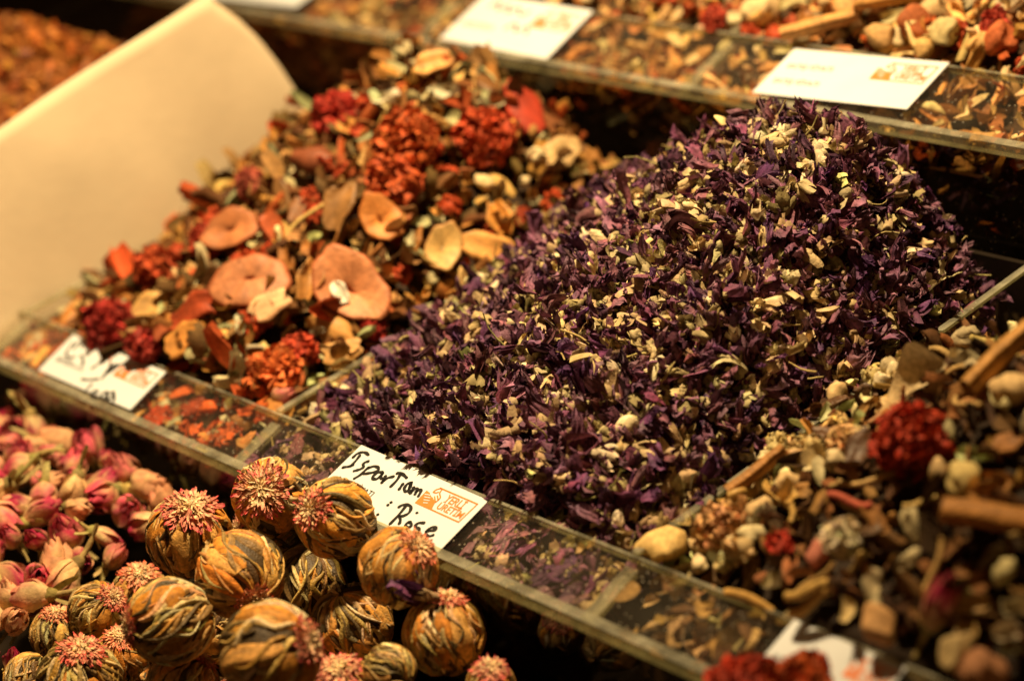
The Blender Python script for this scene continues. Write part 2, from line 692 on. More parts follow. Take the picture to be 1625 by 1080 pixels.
def mallow_calyx(r, fine=True, stem=None):
    """papery crumpled cup of sepals round a small fruit, sometimes with its stalk"""
    b = Buf()
    c = jit(CALY[r.integers(len(CALY))], r, .15)
    rad = r.uniform(.0021, .0030)
    b.add(*blob(r, rad * .72, rad * .72, rad * .62, c * .85, .25, 6, 8, c * .65))
    k = 5
    op = r.uniform(.0, .9)
    for i in range(k):
        p = petal(r, rad * r.uniform(2.0, 2.9), rad * r.uniform(1.2, 1.8), 6 if fine else 4, 5 if fine else 3, cup=.35, curl=r.uniform(.2, 1.9), folds=2.5, famp=.16, crumple=.16, c0=c * .9, c1=jit(c * 1.12, r, .1), tip=.6)
        b.add(*xf(p, rz(i * 6.28 / k + r.normal() * .25) @ rx(op + r.uniform(-.3, .5)), (0, 0, -rad * .45)))
    if stem if stem is not None else r.random() < .2:
        l = r.uniform(.004, .012)
        q = r.normal(size=2) * .7
        tt = np.linspace(0, 1, 7)
        path = np.stack([q[0] * l * tt ** 2, q[1] * l * np.sin(tt * 2.2) * tt, -rad * .4 - l * tt * (1 - .3 * tt)], 1)
        b.add(*tube(path, np.linspace(.00042, .00024, 7), c * np.array([.85, .85, .7]), 4))
    V, F, C = b.arrays()
    V = sines(V, 900, .0004, r)
    V[:, r.integers(2)] *= r.uniform(.6, 1)
    return V, F, C


def merge_instances(variants, pos, Rs, sc, pick, tint=None):
    """copies of small pieces joined into one mesh (for what cannot be counted)"""
    Vs, Fs, Cs = [], [], []
    off = 0
    for k, (V, F, C) in enumerate(variants):
        idx = np.where(pick == k)[0]
        if not len(idx):
            continue
        W = np.einsum('nij,vj->nvi', Rs[idx], V) * sc[idx][:, None, None] + pos[idx][:, None]
        n, m = W.shape[:2]
        Fk = F[None] + (np.arange(n) * m)[:, None, None] + off
        Cc = np.broadcast_to(C[None], (n, m, 3)).copy()
        if tint is not None:
            Cc *= tint[idx][:, None]
        Vs.append(W.reshape(-1, 3))
        Fs.append(Fk.reshape(-1, 4))
        Cs.append(Cc.reshape(-1, 3))
        off += n * m
    return np.concatenate(Vs), np.concatenate(Fs), np.concatenate(Cs)


def rand_rots(n, r, N=None, tilt=1.0):
    out = np.empty((n, 3, 3))
    for i in range(n):
        nn = np.array([0, 0, 1.]) if N is None else N[i]
        d = nn + r.normal(size=3) * tilt
        out[i] = rot_to(d, r.uniform(0, 6.28))
    return out


def press(V, row):
    """pieces under the lip lie against the acrylic instead of poking through it"""
    if row:
        y0, z0, ly, lz = LIP[row]
        m_ = V[:, 1] < y0 + ly + .02
        V[m_, 1] = np.maximum(V[m_, 1], y0 + .0014)
        lim = z0 + (V[:, 1] - y0) / ly * lz - .0030
        V[m_, 2] = np.where(V[m_, 2] > lim[m_], lim[m_] - .1 * np.clip(V[m_, 2] - lim[m_], 0, .004), V[m_, 2])
    return V


def stuff_scatter(name, layers, H, x0, x1, y0, y1, r, mat, label, cat, base, sink, tilt=1.0, tv=.18, row=2, lip=None):
    """heap body: a mound sheet covered with many small pieces, one object; layers = (kinds, count, zlo, zhi, smin, smax)"""
    V0, F0, C0 = base_heap(name, H, x0, x1, y0, y1, base, sink, label, cat).arrays()  # sheet coloured darker than its pieces, painting the shade in the gaps
    Vs, Fs, Cs, off = [V0], [F0], [C0], len(V0)
    lays = [(*l, (y0 - .004 + LIP[row][2] + .0065) if row else y0, y1) for l in layers]
    if lip:
        lays.append((lip[0], lip[1], -.004, .002, .8, 1.2, y0, y0 + LIP[row][2]))
    for kinds, n, zlo, zhi, smin, smax, ya, yb in lays:
        x = r.uniform(x0, x1, n)
        y = r.uniform(ya, yb, n)
        z = H(x, y) + r.uniform(zlo, zhi, n)
        V, F, C = merge_instances(kinds, np.stack([x, y, z], 1), rand_rots(n, r, None, tilt), r.uniform(smin, smax, n), r.integers(len(kinds), size=n),
                                  np.clip(1 + r.normal(size=(n, 1)) * tv, .5, 1.6) * (1 + r.normal(size=(n, 3)) * .05))
        V[:, 0] = np.where(V[:, 2] < .0062 if row == 2 else True, np.clip(V[:, 0], x0 - .001, x1 + .001), V[:, 0])
        if row and yb < y0 + .05:
            V = press(V, row)
        Vs.append(V)
        Fs.append(F + off)
        Cs.append(C)
        off += len(V)
    me = quad_mesh(name, np.concatenate(Vs), np.concatenate(Fs), np.concatenate(Cs), mat)
    o = part(name, me, None)
    tag(o, label, cat, None, 'stuff')
    return o


# ------------------------------------------------------------------ purple mallow bin
r = np.random.default_rng(21)
pet_lo = [mallow_petals(r, False) for _ in range(30)]
cal_lo = [mallow_calyx(r, False) for _ in range(18)]
XA, XB = DIV[3] + .003, DIV[4] - .003
stuff_scatter('mallow_heap', [(pet_lo, 4600, -.008, .0005, .5, .95), (cal_lo, 1750, -.0030, .0018, .6, 1.1)], H_purple, XA, XB, .004, Y3 - .012, r, M_PETAL,
              'dense heap of dried dark purple mallow petals filling the centre bin', 'dried petals', (.030, .012, .022), .010, 1.3, lip=(pet_lo[:14] + cal_lo, 420))

pet_hi = [quad_mesh('petals', *mallow_petals(r), M_PETAL) for _ in range(30)]
cal_hi = [quad_mesh('calyx', *mallow_calyx(r, True, i % 4 == 0), M_HERB) for i in range(24)]
cands = []
for _ in range(6000):
    px, py = r.uniform(430, 1560), r.uniform(165, 890)
    p = hit(px, py, H_purple)
    if XA + .005 < p[0] < XB - .005 and .031 < p[1] < .19 and p[2] > -.005:
        if all((p[0] - q[0]) ** 2 + (p[1] - q[1]) ** 2 + (p[2] - q[2]) ** 2 > .0070 ** 2 for q in cands):
            cands.append(p)
    if len(cands) >= 300:
        break
for i, p in enumerate(cands):
    n = normal_of(H_purple, p[0], p[1])
    Rm = rot_to(-n * .15 + r.normal(size=3) * .8, r.uniform(0, 6.28))
    e = empty('mallow_flower', p + n * r.uniform(.001, .0035), Rm, r.uniform(.7, 1.0))
    sx, sy = proj(p)
    edge = 560 + (sx - 440) * .41
    band = 'on the crest' if sy < 260 else 'on the upper slope' if sy < 400 else 'halfway down the slope' if sy < edge - 120 else 'low on the slope' if sy < edge + 30 else 'right behind the lip'
    mid = (sx - 440) / 1100
    sid = 'at the far left' if mid < .2 else 'left of centre' if mid < .42 else 'in the centre' if mid < .6 else 'right of centre' if mid < .8 else 'at the far right'
    tag(e, f'dried purple mallow flower {band} of its heap, {sid}'.replace('lip of its heap', 'lip'), 'dried flower', 'dried mallow flowers on the purple heap')
    pp = part('petals', pet_hi[r.integers(len(pet_hi))], e)
    cc = part('calyx', cal_hi[r.integers(len(cal_hi))], e)
    cc.location = (0, 0, -.0012)
    cc.scale = (1.25,) * 3


# ------------------------------------------------------------------ rolled tea balls
LEAF = [(.54, .38, .17), (.44, .29, .11), (.26, .16, .055), (.11, .065, .024), (.62, .48, .26), (.06, .036, .014), (.46, .24, .06), (.52, .32, .11), (.50, .24, .05)]
ORNG = [(.60, .26, .045), (.52, .20, .03), (.66, .36, .10)]
TUFT = [(.62, .065, .070), (.66, .13, .075), (.54, .040, .070)]


def sphere_strip(r, rad, pole, az, w, th0, th1, swirl, h, nu=14, nv=5, c=(1, 1, 1), wob=.1):
    """leaf lying on a ball: runs from polar angle th0 to th1 with some swirl; bulging cross-section"""
    u = np.linspace(0, 1, nu)[:, None]
    v = np.linspace(-1, 1, nv)[None]
    th = th0 + (th1 - th0) * u
    wid = w * np.sin(np.pi * (.06 + .88 * u)) ** .6
    a = az + swirl * u + wob * np.sin(u * r.uniform(3, 8) + r.uniform(0, 6))
    tang = np.stack([np.cos(th) * np.cos(a), np.cos(th) * np.sin(a), -np.sin(th)], -1)
    ctr = np.stack([np.sin(th) * np.cos(a), np.sin(th) * np.sin(a), np.cos(th)], -1)
    d = np.gradient(ctr[:, 0], axis=0)
    d /= np.linalg.norm(d, axis=1)[:, None] + 1e-9
    side = np.cross(ctr[:, 0], d)
    P = ctr + side[:, None] * (v * wid / 2)[..., None]
    P /= np.linalg.norm(P, axis=-1)[..., None]
    fold = np.sin(v * r.uniform(2.5, 5) + r.uniform(0, 6))
    hh = rad * (1 + h * (1 - np.abs(v) ** 2.2) + .022 * fold * np.sin(np.pi * u) - .03 * (np.abs(v) > .99) + .015 * np.sin(u * 9 + r.uniform(0, 6)))
    P = P * hh[..., None]
    cc = np.asarray(c)
    C = cc * (1 + .18 * fold[..., None]) * np.ones((nu, nv, 1))
    C = C * (1 + .25 * np.sin(v * 11 + r.uniform(0, 6)) * .5)[..., None]
    return P.reshape(-1, 3) @ pole.T, grid_faces(nu, nv), np.clip(C, 0, 1).reshape(-1, 3)


def tea_ball(seed, loc, rad, tuft_dir, tuft_size, style, label):
    r = np.random.default_rng(1000 + seed)
    e = empty('tea_ball', loc)
    tag(e, label, 'tea ball', 'rolled flowering tea balls in the front bin')
    td = np.asarray(tuft_dir, float)
    td /= np.linalg.norm(td)
    side = rot_to(td, r.uniform(0, 6.28))
    # leaves run from pole to pole; the tuft sits at or near one pole
    pole = rot_to(td + r.normal(size=3) * .12, r.uniform(0, 6.28))
    b = Buf()
    core = blob(r, rad * .93, rad * .93, rad * .93, (.07, .045, .02), .03, 14, 18)
    b.add(*core)
    olive = style == 'olive'
    n = 110
    for i in range(n):
        c = jit(LEAF[r.integers(len(LEAF))], r, .2)
        if olive:
            c = c * np.array([.92, .98, .9])
        t0 = r.uniform(.10, .9) if i % 3 else r.uniform(1.0, 1.9)
        t1 = min(math.pi - .08, t0 + r.uniform(1.1, 2.2))
        b.add(*sphere_strip(r, rad * r.uniform(.93, .985), pole, r.uniform(0, 6.28), r.uniform(.09, .26), t0, t1, r.uniform(.0, .9), r.uniform(.03, .085), c=c, wob=.20))
    lw = part('leaf_wrap', b.mesh('leaf_wrap', M_LEAFB), e)
    tag(lw, None, None, None, 'stuff')
    npet = {'olive': 2, 'mixed': 6, 'orange': 9}[style]
    for i in range(npet):
        t0 = r.uniform(.25, 1.0)
        pb = Buf().add(*sphere_strip(r, rad * r.uniform(.985, 1.01), pole, i * 6.28 / npet + r.normal() * .25, r.uniform(.5, .8), t0, t0 + r.uniform(1.1, 1.7), r.uniform(.0, .4), .03, 14, 7, jit(ORNG[r.integers(3)], r, .12), .08))
        part('petal', pb.mesh('petal', M_PETAL), e)
    if tuft_size > 0:
        tb = Buf()
        tc_ = TUFT[r.integers(3)]
        ns = 340
        for i in range(ns):
            q = math.sqrt((i + .5) / ns)
            a = i * 2.39996
            # spikes splay out from the tuft centre and follow the ball
            ln = tuft_size * r.uniform(.4, 1.0) * (.40 + .22 * q)
            th_b = q * tuft_size / rad * .74
            bp = np.array([math.sin(th_b) * math.cos(a), math.sin(th_b) * math.sin(a), math.cos(th_b)]) * rad * (1.02 + .03 * (1 - q) + .04 * r.random())
            lean = 1.0 + .5 * q + r.normal() * .25
            dr = np.array([math.sin(th_b + lean) * math.cos(a), math.sin(th_b + lean) * math.sin(a), math.cos(th_b + lean)])
            p = petal(r, ln * .60, tuft_size * r.uniform(.05, .12), 5, 3, cup=.4, curl=r.uniform(-.9, .7), folds=1, famp=.1, crumple=.22,
                      c0=mix(np.array((.80, .62, .36)), np.array(tc_), min(.8, max(0., q * 1.1 - .45))), c1=jit(mix(np.array((.80, .60, .34)), np.array(tc_), min(1., max(0., q * 1.7 - .45 + r.normal() * .2))), r, .2), tip=.7)
            B = rot_to(dr, 0)
            # petal y axis -> dr
            out = np.array([math.cos(a), math.sin(a), 0])
            x = np.cross(dr, np.array([0, 0, 1.]))
            x /= np.linalg.norm(x) + 1e-9
            zc = np.cross(x, dr)
            Bm = np.stack([x, dr, zc], 1)
            tb.add(*xf(p, Bm, bp))
        V, F, C = tb.arrays()
        ft_ = part('flower_tuft', quad_mesh('flower_tuft', V @ side.T, F, C, M_PETAL), e)
    return e


TOCAM = -FWD
RIGHT = AX @ np.array([1, 0, 0.])
UP = AX @ np.array([0, 1, 0.])


def scr(rt, up, cm):
    """direction given as right / up / towards the viewer"""
    return rt * RIGHT + up * UP + cm * TOCAM


BALLS = [
    ((-.0800, -.0341, .0001), .0126, scr(.12, .75, .60), .0105, 'orange', 'tea ball with a wide cream-centred tuft, left end of the top cluster'),
    ((-.0655, -.0112, .0056), .0114, scr(-.15, .25, .90), .0098, 'mixed', 'tea ball with a vivid crimson starburst tuft, farthest back in the bin'),
    ((-.0345, -.0099, .0068), .0116, scr(-.55, .30, .75), .0075, 'mixed', 'tea ball with a coral tuft on its left, covering the corner of the handwritten tag'),
    ((-.0758, -.0110, -.0130), .0105, scr(-.85, .30, .35), .0062, 'olive', 'half hidden pale tea ball between the crimson-tufted and golden balls'),
    ((-.0470, -.0387, .0001), .0128, scr(.42, -.48, .70), .0062, 'orange', 'large golden and striped tea ball on top in the middle of the pile'),
    ((-.0569, -.0124, -.0227), .0115, scr(-.2, -.9, -.2), 0, 'olive', 'olive green striped tea ball without a tuft behind the golden one'),
    ((-.0053, -.0117, .0006), .0112, scr(.50, .55, .55), .0068, 'orange', 'golden orange tea ball with a pink tuft, under the handwritten word on the tag'),
    ((.0090, -.0119, -.0171), .0114, scr(.10, .95, .25), .0066, 'mixed', 'tea ball at the right end, loose purple flower lying on its top'),
    ((-.0289, -.0181, -.0240), .0121, scr(.1, -.9, -.3), 0, 'orange', 'orange banded tea ball without a tuft, right of the centre front'),
    ((-.0065, -.0577, .0003), .0137, scr(.80, .30, .45), .0075, 'orange', 'biggest tea ball in front with a pink tuft on its right side'),
    ((-.0478, -.0636, -.0008), .0122, scr(-.85, -.05, .35), .0065, 'mixed', 'dark tea ball with an orange tuft on its left, in front of the golden one'),
    ((-.1025, -.0604, -.0192), .0089, scr(.62, .55, .50), .0055, 'olive', 'small dark striped tea ball with a magenta tuft beside the rosebuds'),
    ((-.1062, -.0437, -.0243), .0087, scr(.1, .75, .6), .0072, 'mixed', 'small reddish tea ball mostly covered by its fluffy tuft'),
    ((-.0750, -.0847, -.0191), .0122, scr(.15, .80, .45), .0080, 'olive', 'pale striped tea ball with a red tuft at the bottom left edge'),
    ((-.0504, -.0655, -.0242), .0106, scr(.60, .75, .10), .0050, 'orange', 'tea ball cut off by the bottom edge, below the dark one'),
    ((-.0049, -.0405, -.0243), .0103, scr(-.10, .75, .60), .0080, 'mixed', 'pink-topped tea ball cut off by the bottom edge, right of the biggest'),
    ((.0078, -.0316, -.0172), .0073, scr(.4, -.4, .4), 0, 'olive', 'small shaded tea ball tucked under the right end of the pile'),
    ((.0298, -.0150, -.0244), .0066, scr(.0, .8, .5), .0060, 'mixed', 'small red-tufted tea ball lowest on the right'),
    ((-.1127, -.0717, -.0246), .0078, scr(.1, .85, .35), .0055, 'olive', 'small striped tea ball with a reddish cap, leftmost against the roses'),
    ((-.0994, -.0897, -.0244), .0076, scr(.5, .5, -.3), 0, 'olive', 'small grey striped tea ball in the bottom left corner of its pile'),
    ((-.0824, -.0670, -.0244), .0083, scr(.1, .75, .55), .0060, 'orange', 'small orange tea ball with crimson tuft between the two front-left balls'),
]
for i, (loc, rad, td, ts, st, lb) in enumerate(BALLS):
    tea_ball(i, loc, rad, td, ts, st, lb)
# lower layer that carries them, seen only in the gaps
LOW = [(-.095, -.028, -.040), (-.068, -.036, -.029), (-.040, -.030, -.047), (-.012, -.034, -.040), (.020, -.040, -.047), (-.03, -.055, -.030), (-.062, -.055, -.046), (-.09, -.062, -.046), (.0, -.060, -.036)]
for i, q in enumerate(LOW):
    tea_ball(60 + i, q, .0112, r.normal(size=3), .006 if i % 2 else 0, ['olive', 'mixed', 'orange'][i % 3], 'tea ball of the shaded lower layer, seen only through the gaps')

o = part('tea_crumbs', base_heap('tea_crumbs', lambda x, y: -.052 + lump(x, y, 60, .002, 2.), -.118, .048, -.2, -.006, (.03, .02, .01), .0, '', '').mesh('tea_crumbs', M_HERB), None)
tag(o, 'dark layer of tea crumbs under the rolled tea balls', 'tea', None, 'stuff')

# ------------------------------------------------------------------ rosebuds
ROSE = [(.54, .055, .115), (.60, .10, .15), (.44, .030, .090), (.62, .17, .17), (.62, .30, .17), (.38, .020, .080)]
CREAM = (.66, .46, .22)


def rosebud_meshes(r, k):
    b = Buf()
    Hh, Rr = r.uniform(.0135, .0165), r.uniform(.0060, .0074)
    c = ROSE[k % len(ROSE)]
    n = 10
    for i in range(n):
        q = i / (n - 1)
        az = i * 2.4 + r.normal() * .2
        nu, nv = 9, 8
        u = np.linspace(0, 1, nu)[:, None]
        v = np.linspace(-1, 1, nv)[None]
        ext = (1.15 + .25 * r.random()) * (1 - .45 * u ** 3)
        rad = Rr * (.35 + .65 * q) * (np.sin(np.pi * (.10 + (.83 - .13 * q) * u)) ** .75)
        rad = rad * (1 + .10 * np.sin(v * 3 + r.uniform(0, 6)) * u) + Rr * .05 * q * (u > .92)
        z = Hh * (.02 + (1.0 - .18 * q + r.normal() * .03) * u) - Hh * .12 * v ** 2 * u ** 2
        a = az + v * ext
        P = np.stack([rad * np.cos(a), rad * np.sin(a), z + 0 * v], -1)
        P = sines(P, 380, Rr * .09, r)
        P = sines(P, 900, Rr * .035, r)
        streak = np.clip(u * 1.35 - .02 + .25 * np.sin(v * 7 + r.uniform(0, 6)) + r.normal() * .15 - .25 * q, 0, 1)
        C = mix(jit(CREAM, r, .12), jit(c, r, .15), streak)
        b.add(P.reshape(-1, 3), grid_faces(nu, nv), C.reshape(-1, 3))
    V, F, C = b.arrays()
    V[:, 0] *= r.uniform(.75, 1.0)
    pet = quad_mesh('petals', V, F, C, M_ROSE)
    s = Buf()
    g = jit((.34, .26, .09), r, .2)
    s.add(*blob(r, Rr * .42, Rr * .42, Rr * .5, g, .15, 7, 9))
    for i in range(5):
        p = petal(r, Hh * r.uniform(.45, .85), Rr * .5, 6, 3, cup=.3, curl=r.uniform(-.4, .9), folds=1, famp=.05, crumple=.08, c0=g, c1=jit((.50, .40, .17), r, .15), tip=.5)
        s.add(*xf(p, rz(i * 1.256) @ rx(r.uniform(.75, 1.35)), (0, 0, -Rr * .1)))
    cal = s.mesh('calyx', M_HERB)
    tt = np.linspace(0, 1, 6)
    l = r.uniform(.006, .014)
    qq = r.normal(size=2) * .4
    st = Buf().add(*tube(np.stack([qq[0] * l * tt ** 2, qq[1] * l * tt ** 2, -Rr * .3 - l * tt], 1), np.linspace(.0011, .0007, 6), jit((.42, .33, .12), r, .15))).mesh('stem', M_HERB)
    return pet, cal, st


r = np.random.default_rng(5)
RB = [rosebud_meshes(r, k) for k in range(18)]


def rosebud(p, axis, s, k, label, group):
    e = empty('rosebud', p, rot_to(axis, r.uniform(0, 6.28)), s)
    tag(e, label, 'rosebud', group)
    pe, ca, st = RB[k % len(RB)]
    for nm, m_ in (('petals', pe), ('calyx', ca), ('stem', st)):
        part(nm, m_, e)
    return e


GR = 'dried rosebuds in the front left bin'
KEY = [(60, 860, 30, 2, (-.1, .3, .5), 'plump hot pink rosebud with creased petals beside the tea balls'),
       (62, 918, 34, 0, (.2, .3, .8), 'pink rosebud with its tip towards the viewer, below the plump one'),
       (30, 728, 34, 1, (.1, .6, .4), 'large pink rosebud with a cream base near the left edge'),
       (82, 722, 26, 3, (-.5, .4, .5), 'smooth pale pink rosebud curving right of the large pink one'),
       (128, 806, 26, 4, (.8, -.1, .4), 'faded tan rosebud lying on its side in the middle of the heap'),
       (85, 765, 26, 4, (.7, .5, .1), 'long beige closed rosebud under the pale pink one'),
       (118, 758, 24, 0, (-.3, .3, .8), 'deep pink rosebud half covered by a pale stem'),
       (168, 722, 20, 1, (.2, .7, .3), 'small pink rosebud in a pale cup, right end of the roses'),
       (28, 632, 22, 0, (.9, .1, .3), 'pink rosebud lying highest, at the left edge under the tag'),
       (8, 672, 28, 2, (.3, .8, .3), 'magenta rosebud cut off by the left edge'),
       (70, 668, 30, 3, (.1, .9, .3), 'blush rosebud standing upright in front of the left tag'),
       (135, 665, 30, 4, (.2, .8, .4), 'cream rosebud with open petals touching the left tag'),
       (15, 850, 26, 1, (-.3, .5, .6), 'pink and green rosebud at the left edge halfway down'),
       (25, 985, 32, 4, (.4, .4, .6), 'yellowish rosebud at the lower left edge'),
       (20, 1050, 30, 2, (.1, .7, .5), 'bright pink pointed rosebud in the bottom left corner'),
       (130, 890, 26, 5, (.4, -.2, .8), 'red rosebud in the shade just above the dark tea ball'),
       (185, 880, 26, 3, (.5, .6, .2), 'pale open rosebud nearest to the cream-centred tea ball'),
       (20, 700, 22, 3, (.8, .4, .2), 'slim pink rosebud pointing right at the left edge')]
placed = []
for px, py, rp, k, ax, lb in KEY:
    p = hit(px, py, H_rose)
    placed.append(p)
    remember(px, py, lb, GR)
    a = scr(*ax)
    rosebud(p - a * .006, a, rp * depth(p) / FPX / .0085, k, lb, GR)
tries = 0
while len(placed) < 135 and tries < 9000:
    tries += 1
    px, py = r.uniform(-40, 290), r.uniform(600, 1110)
    p = hit(px, py, H_rose)
    if p[0] > -.124 or p[1] > -.010 or p[1] < -.19:
        continue
    if min(np.linalg.norm(p - q) for q in placed) < .0082:
        continue
    placed.append(p)
    a = scr(r.normal(), r.normal() * .7 + .2, r.normal() * .6 + .3)
    a /= np.linalg.norm(a)
    rosebud(p - a * .006 + np.array([0, 0, r.uniform(-.004, .001)]), a, r.uniform(.68, 1.0), (kk := r.integers(18)), beside(['deep pink', 'pink', 'magenta', 'blush', 'tan', 'dark red'][kk % 6] + ' rosebud', p, GR), GR)


# ------------------------------------------------------------------ pieces for the herbal mixes
def slice_piece(r, R_, c_in, c_rim, elong=1.45, hole=.06, warp=.25):
    """dried fruit slice: thick warped ring with a darker rim and a slit in the middle"""
    nv = 26
    a = np.linspace(0, 2 * np.pi, nv, endpoint=False)
    prof = [(hole, -.07), (hole + .05, .02), (hole + .16, .10), (.6, .09), (.88, .13), (1.0, .06), (.99, -.06), (.6, -.10), (hole, -.07)]
    V, C = [], []
    out = 1 + .06 * np.sin(3 * a + r.uniform(0, 6)) + .04 * np.sin(7 * a + r.uniform(0, 6))
    for q, h in prof:
        squeeze = .40 if q < .4 else 1.0
        V.append(np.stack([R_ * q * out * np.cos(a) * elong, R_ * q * squeeze * out * np.sin(a), np.full(nv, R_ * h)], 1))
        C.append(np.broadcast_to(np.asarray(c_rim if (q > .95 or q <= hole + .06) else c_in), (nv, 3)) * (1 + .1 * r.normal(size=(nv, 1))))
    V = np.concatenate(V)
    V[:, 2] += warp * R_ * ((V[:, 0] / R_) ** 2 * r.uniform(-.6, .9) + (V[:, 1] / R_) ** 2 * r.uniform(-.3, 1.0))
    V = sines(V, 2.2 / R_, .07 * R_, r)
    V = sines(V, 6 / R_, .03 * R_, r)
    return V, grid_faces(len(prof), nv, True), np.clip(np.concatenate(C), 0, 1)


def ruffle_head(r, R_, c, n=80, flat=.7):
    """ruffled dried flower head: many crinkled petals over a dome"""
    b = Buf()
    b.add(*blob(r, R_ * .72, R_ * .72, R_ * .72 * flat, np.asarray(c) * .8, .2, 8, 12))
    for i in range(n):
        z = 1 - 1.35 * (i + .5) / n
        a = i * 2.39996 + r.normal() * .2
        s_ = math.sqrt(max(0, 1 - z * z))
        d = np.array([s_ * math.cos(a), s_ * math.sin(a), z])
        p = petal(r, R_ * r.uniform(.30, .5), R_ * r.uniform(.5, .95), 6, 8, cup=r.uniform(.0, .4), curl=r.uniform(.4, 1.8), folds=r.uniform(2, 5), famp=.16, crumple=.14, c0=np.asarray(c) * .75, c1=jit(c, r, .22))
        t = rot_to(d + r.normal(size=3) * .25, r.uniform(0, 6.28))
        Bm = np.stack([t[:, 0], t[:, 2], -t[:, 1]], 1)
        b.add(*xf(p, Bm, d * R_ * .55 * np.array([1, 1, flat])))
    V, F, C = b.arrays()
    return sines(V, 2.0 / R_, .08 * R_, r), F, C


def chip(r, L_, W_, c, bend=.6, th=.08, nu=7, nv=6):
    """curved irregular flake with thickness: two skins joined at the rim"""
    u = np.linspace(0, 1, nu)[:, None]
    v = np.linspace(-1, 1, nv)[None]
    wd = W_ * (.35 + .65 * np.sin(np.pi * (.1 + .8 * u)) + .12 * np.sin(u * 9 + r.uniform(0, 6)))
    x = v * wd / 2
    y = L_ * (u - .5) * (1 + .1 * np.sin(v * 4 + r.uniform(0, 6)))
    z = bend * W_ * (v ** 2) * r.uniform(-.5, 1) + bend * L_ * .35 * (u - .5) ** 2 * r.uniform(-1, 1)
    P = np.stack([x, y + 0 * v, z + 0 * u], -1)
    P = sines(P, 2.4 / W_, .09 * W_, r)
    n_ = np.array([0, 0, th * W_])
    top, bot = P + n_, P - n_
    loop = np.concatenate([top, bot[:, ::-1]], 1)
    m_ = nv * 2
    C = np.broadcast_to(np.asarray(c, float), (nu * m_, 3)) * (1 + .12 * r.normal(size=(nu * m_, 1)))
    return loop.reshape(-1, 3), grid_faces(nu, m_, True), np.clip(C, 0, 1)


def curl_leaf(r, L_, W_, c, bend=1.2):
    p = petal(r, L_, W_, 12, 6, cup=r.uniform(.3, .8), curl=bend, folds=1, famp=.12, crumple=.14, c0=c, c1=jit(c, r, .12), tip=.8)
    V, F, C = p
    V = V - V.mean(0)
    tw = V[:, 1] / L_ * r.uniform(-2.2, 2.2)
    cs, sn = np.cos(tw), np.sin(tw)
    V = np.stack([cs * V[:, 0] - sn * V[:, 2], V[:, 1], sn * V[:, 0] + cs * V[:, 2]], 1)
    return V, F, C


def scroll_stick(r, L_, R_, c):
    """cinnamon quill: a curl of bark, open where its edge overlaps"""
    t = np.linspace(0, 1, 34)
    a = t * 2 * np.pi * 1.35 + r.uniform(.4, 1.2)
    rad = R_ * (1.0 - .36 * t)
    prof = np.stack([rad * np.cos(a), rad * np.sin(a)], 1)
    inner = prof * (1 - .13)
    loop = np.concatenate([prof, inner[::-1]])
    n_ = len(loop)
    nu = 12
    V = []
    for i in range(nu):
        y = L_ * (i / (nu - 1) - .5) + (r.normal(size=n_) * .04 * R_ if i in (0, nu - 1) else 0)
        V.append(np.stack([loop[:, 0] * (1 + .03 * r.normal()), np.full(n_, 1.) * y, loop[:, 1] * (1 + .03 * r.normal())], 1))
    V = np.concatenate(V)
    V = sines(V, 1.0 / R_, .07 * R_, r)
    V = sines(V, 4.0 / R_, .02 * R_, r)
    C = np.asarray(c) * (1 + .18 * np.sin(np.arange(n_) * .9 + r.uniform(0, 6)))[:, None]
    C = np.tile(C, (nu, 1)) * (1 + .08 * r.normal(size=(nu * n_, 1)))
    return V, grid_faces(nu, n_, True), np.clip(C, 0, 1)


def twig(r, L_, R_, c):
    t = np.linspace(-.5, .5, 9)
    q = r.normal(size=4) * .12
    path = np.stack([L_ * (q[0] * t * 2 * t + q[1] * np.sin(4 * t)), L_ * t, L_ * (q[2] * t * t + q[3] * .3 * np.sin(5 * t))], 1)
    return tube(path, R_ * (1 - .3 * np.abs(t)), c, 6)


SAGE = (.52, .45, .25)
TAN = (.52, .30, .10)
SALM = (.60, .25, .11)
REDF = (.50, .070, .018)
ORED = (.56, .12, .03)
BRWN = (.22, .10, .035)
CRM = (.72, .56, .30)


def thing(name, piece, mat, p, Rm, label, cat, group=None):
    o = part(name, quad_mesh(name, *piece, mat), None)
    place(o, p, Rm)
    tag(o, label, cat, group)
    return o


def scr_basis(ylen, tilt_n):
    """orientation: local y along the on-screen direction ylen, local z near tilt_n"""
    n = np.asarray(tilt_n, float)
    n /= np.linalg.norm(n)
    y = scr(ylen[0], ylen[1], 0)
    y = y - n * (y @ n)
    y /= np.linalg.norm(y)
    return np.stack([np.cross(y, n), y, n], 1)


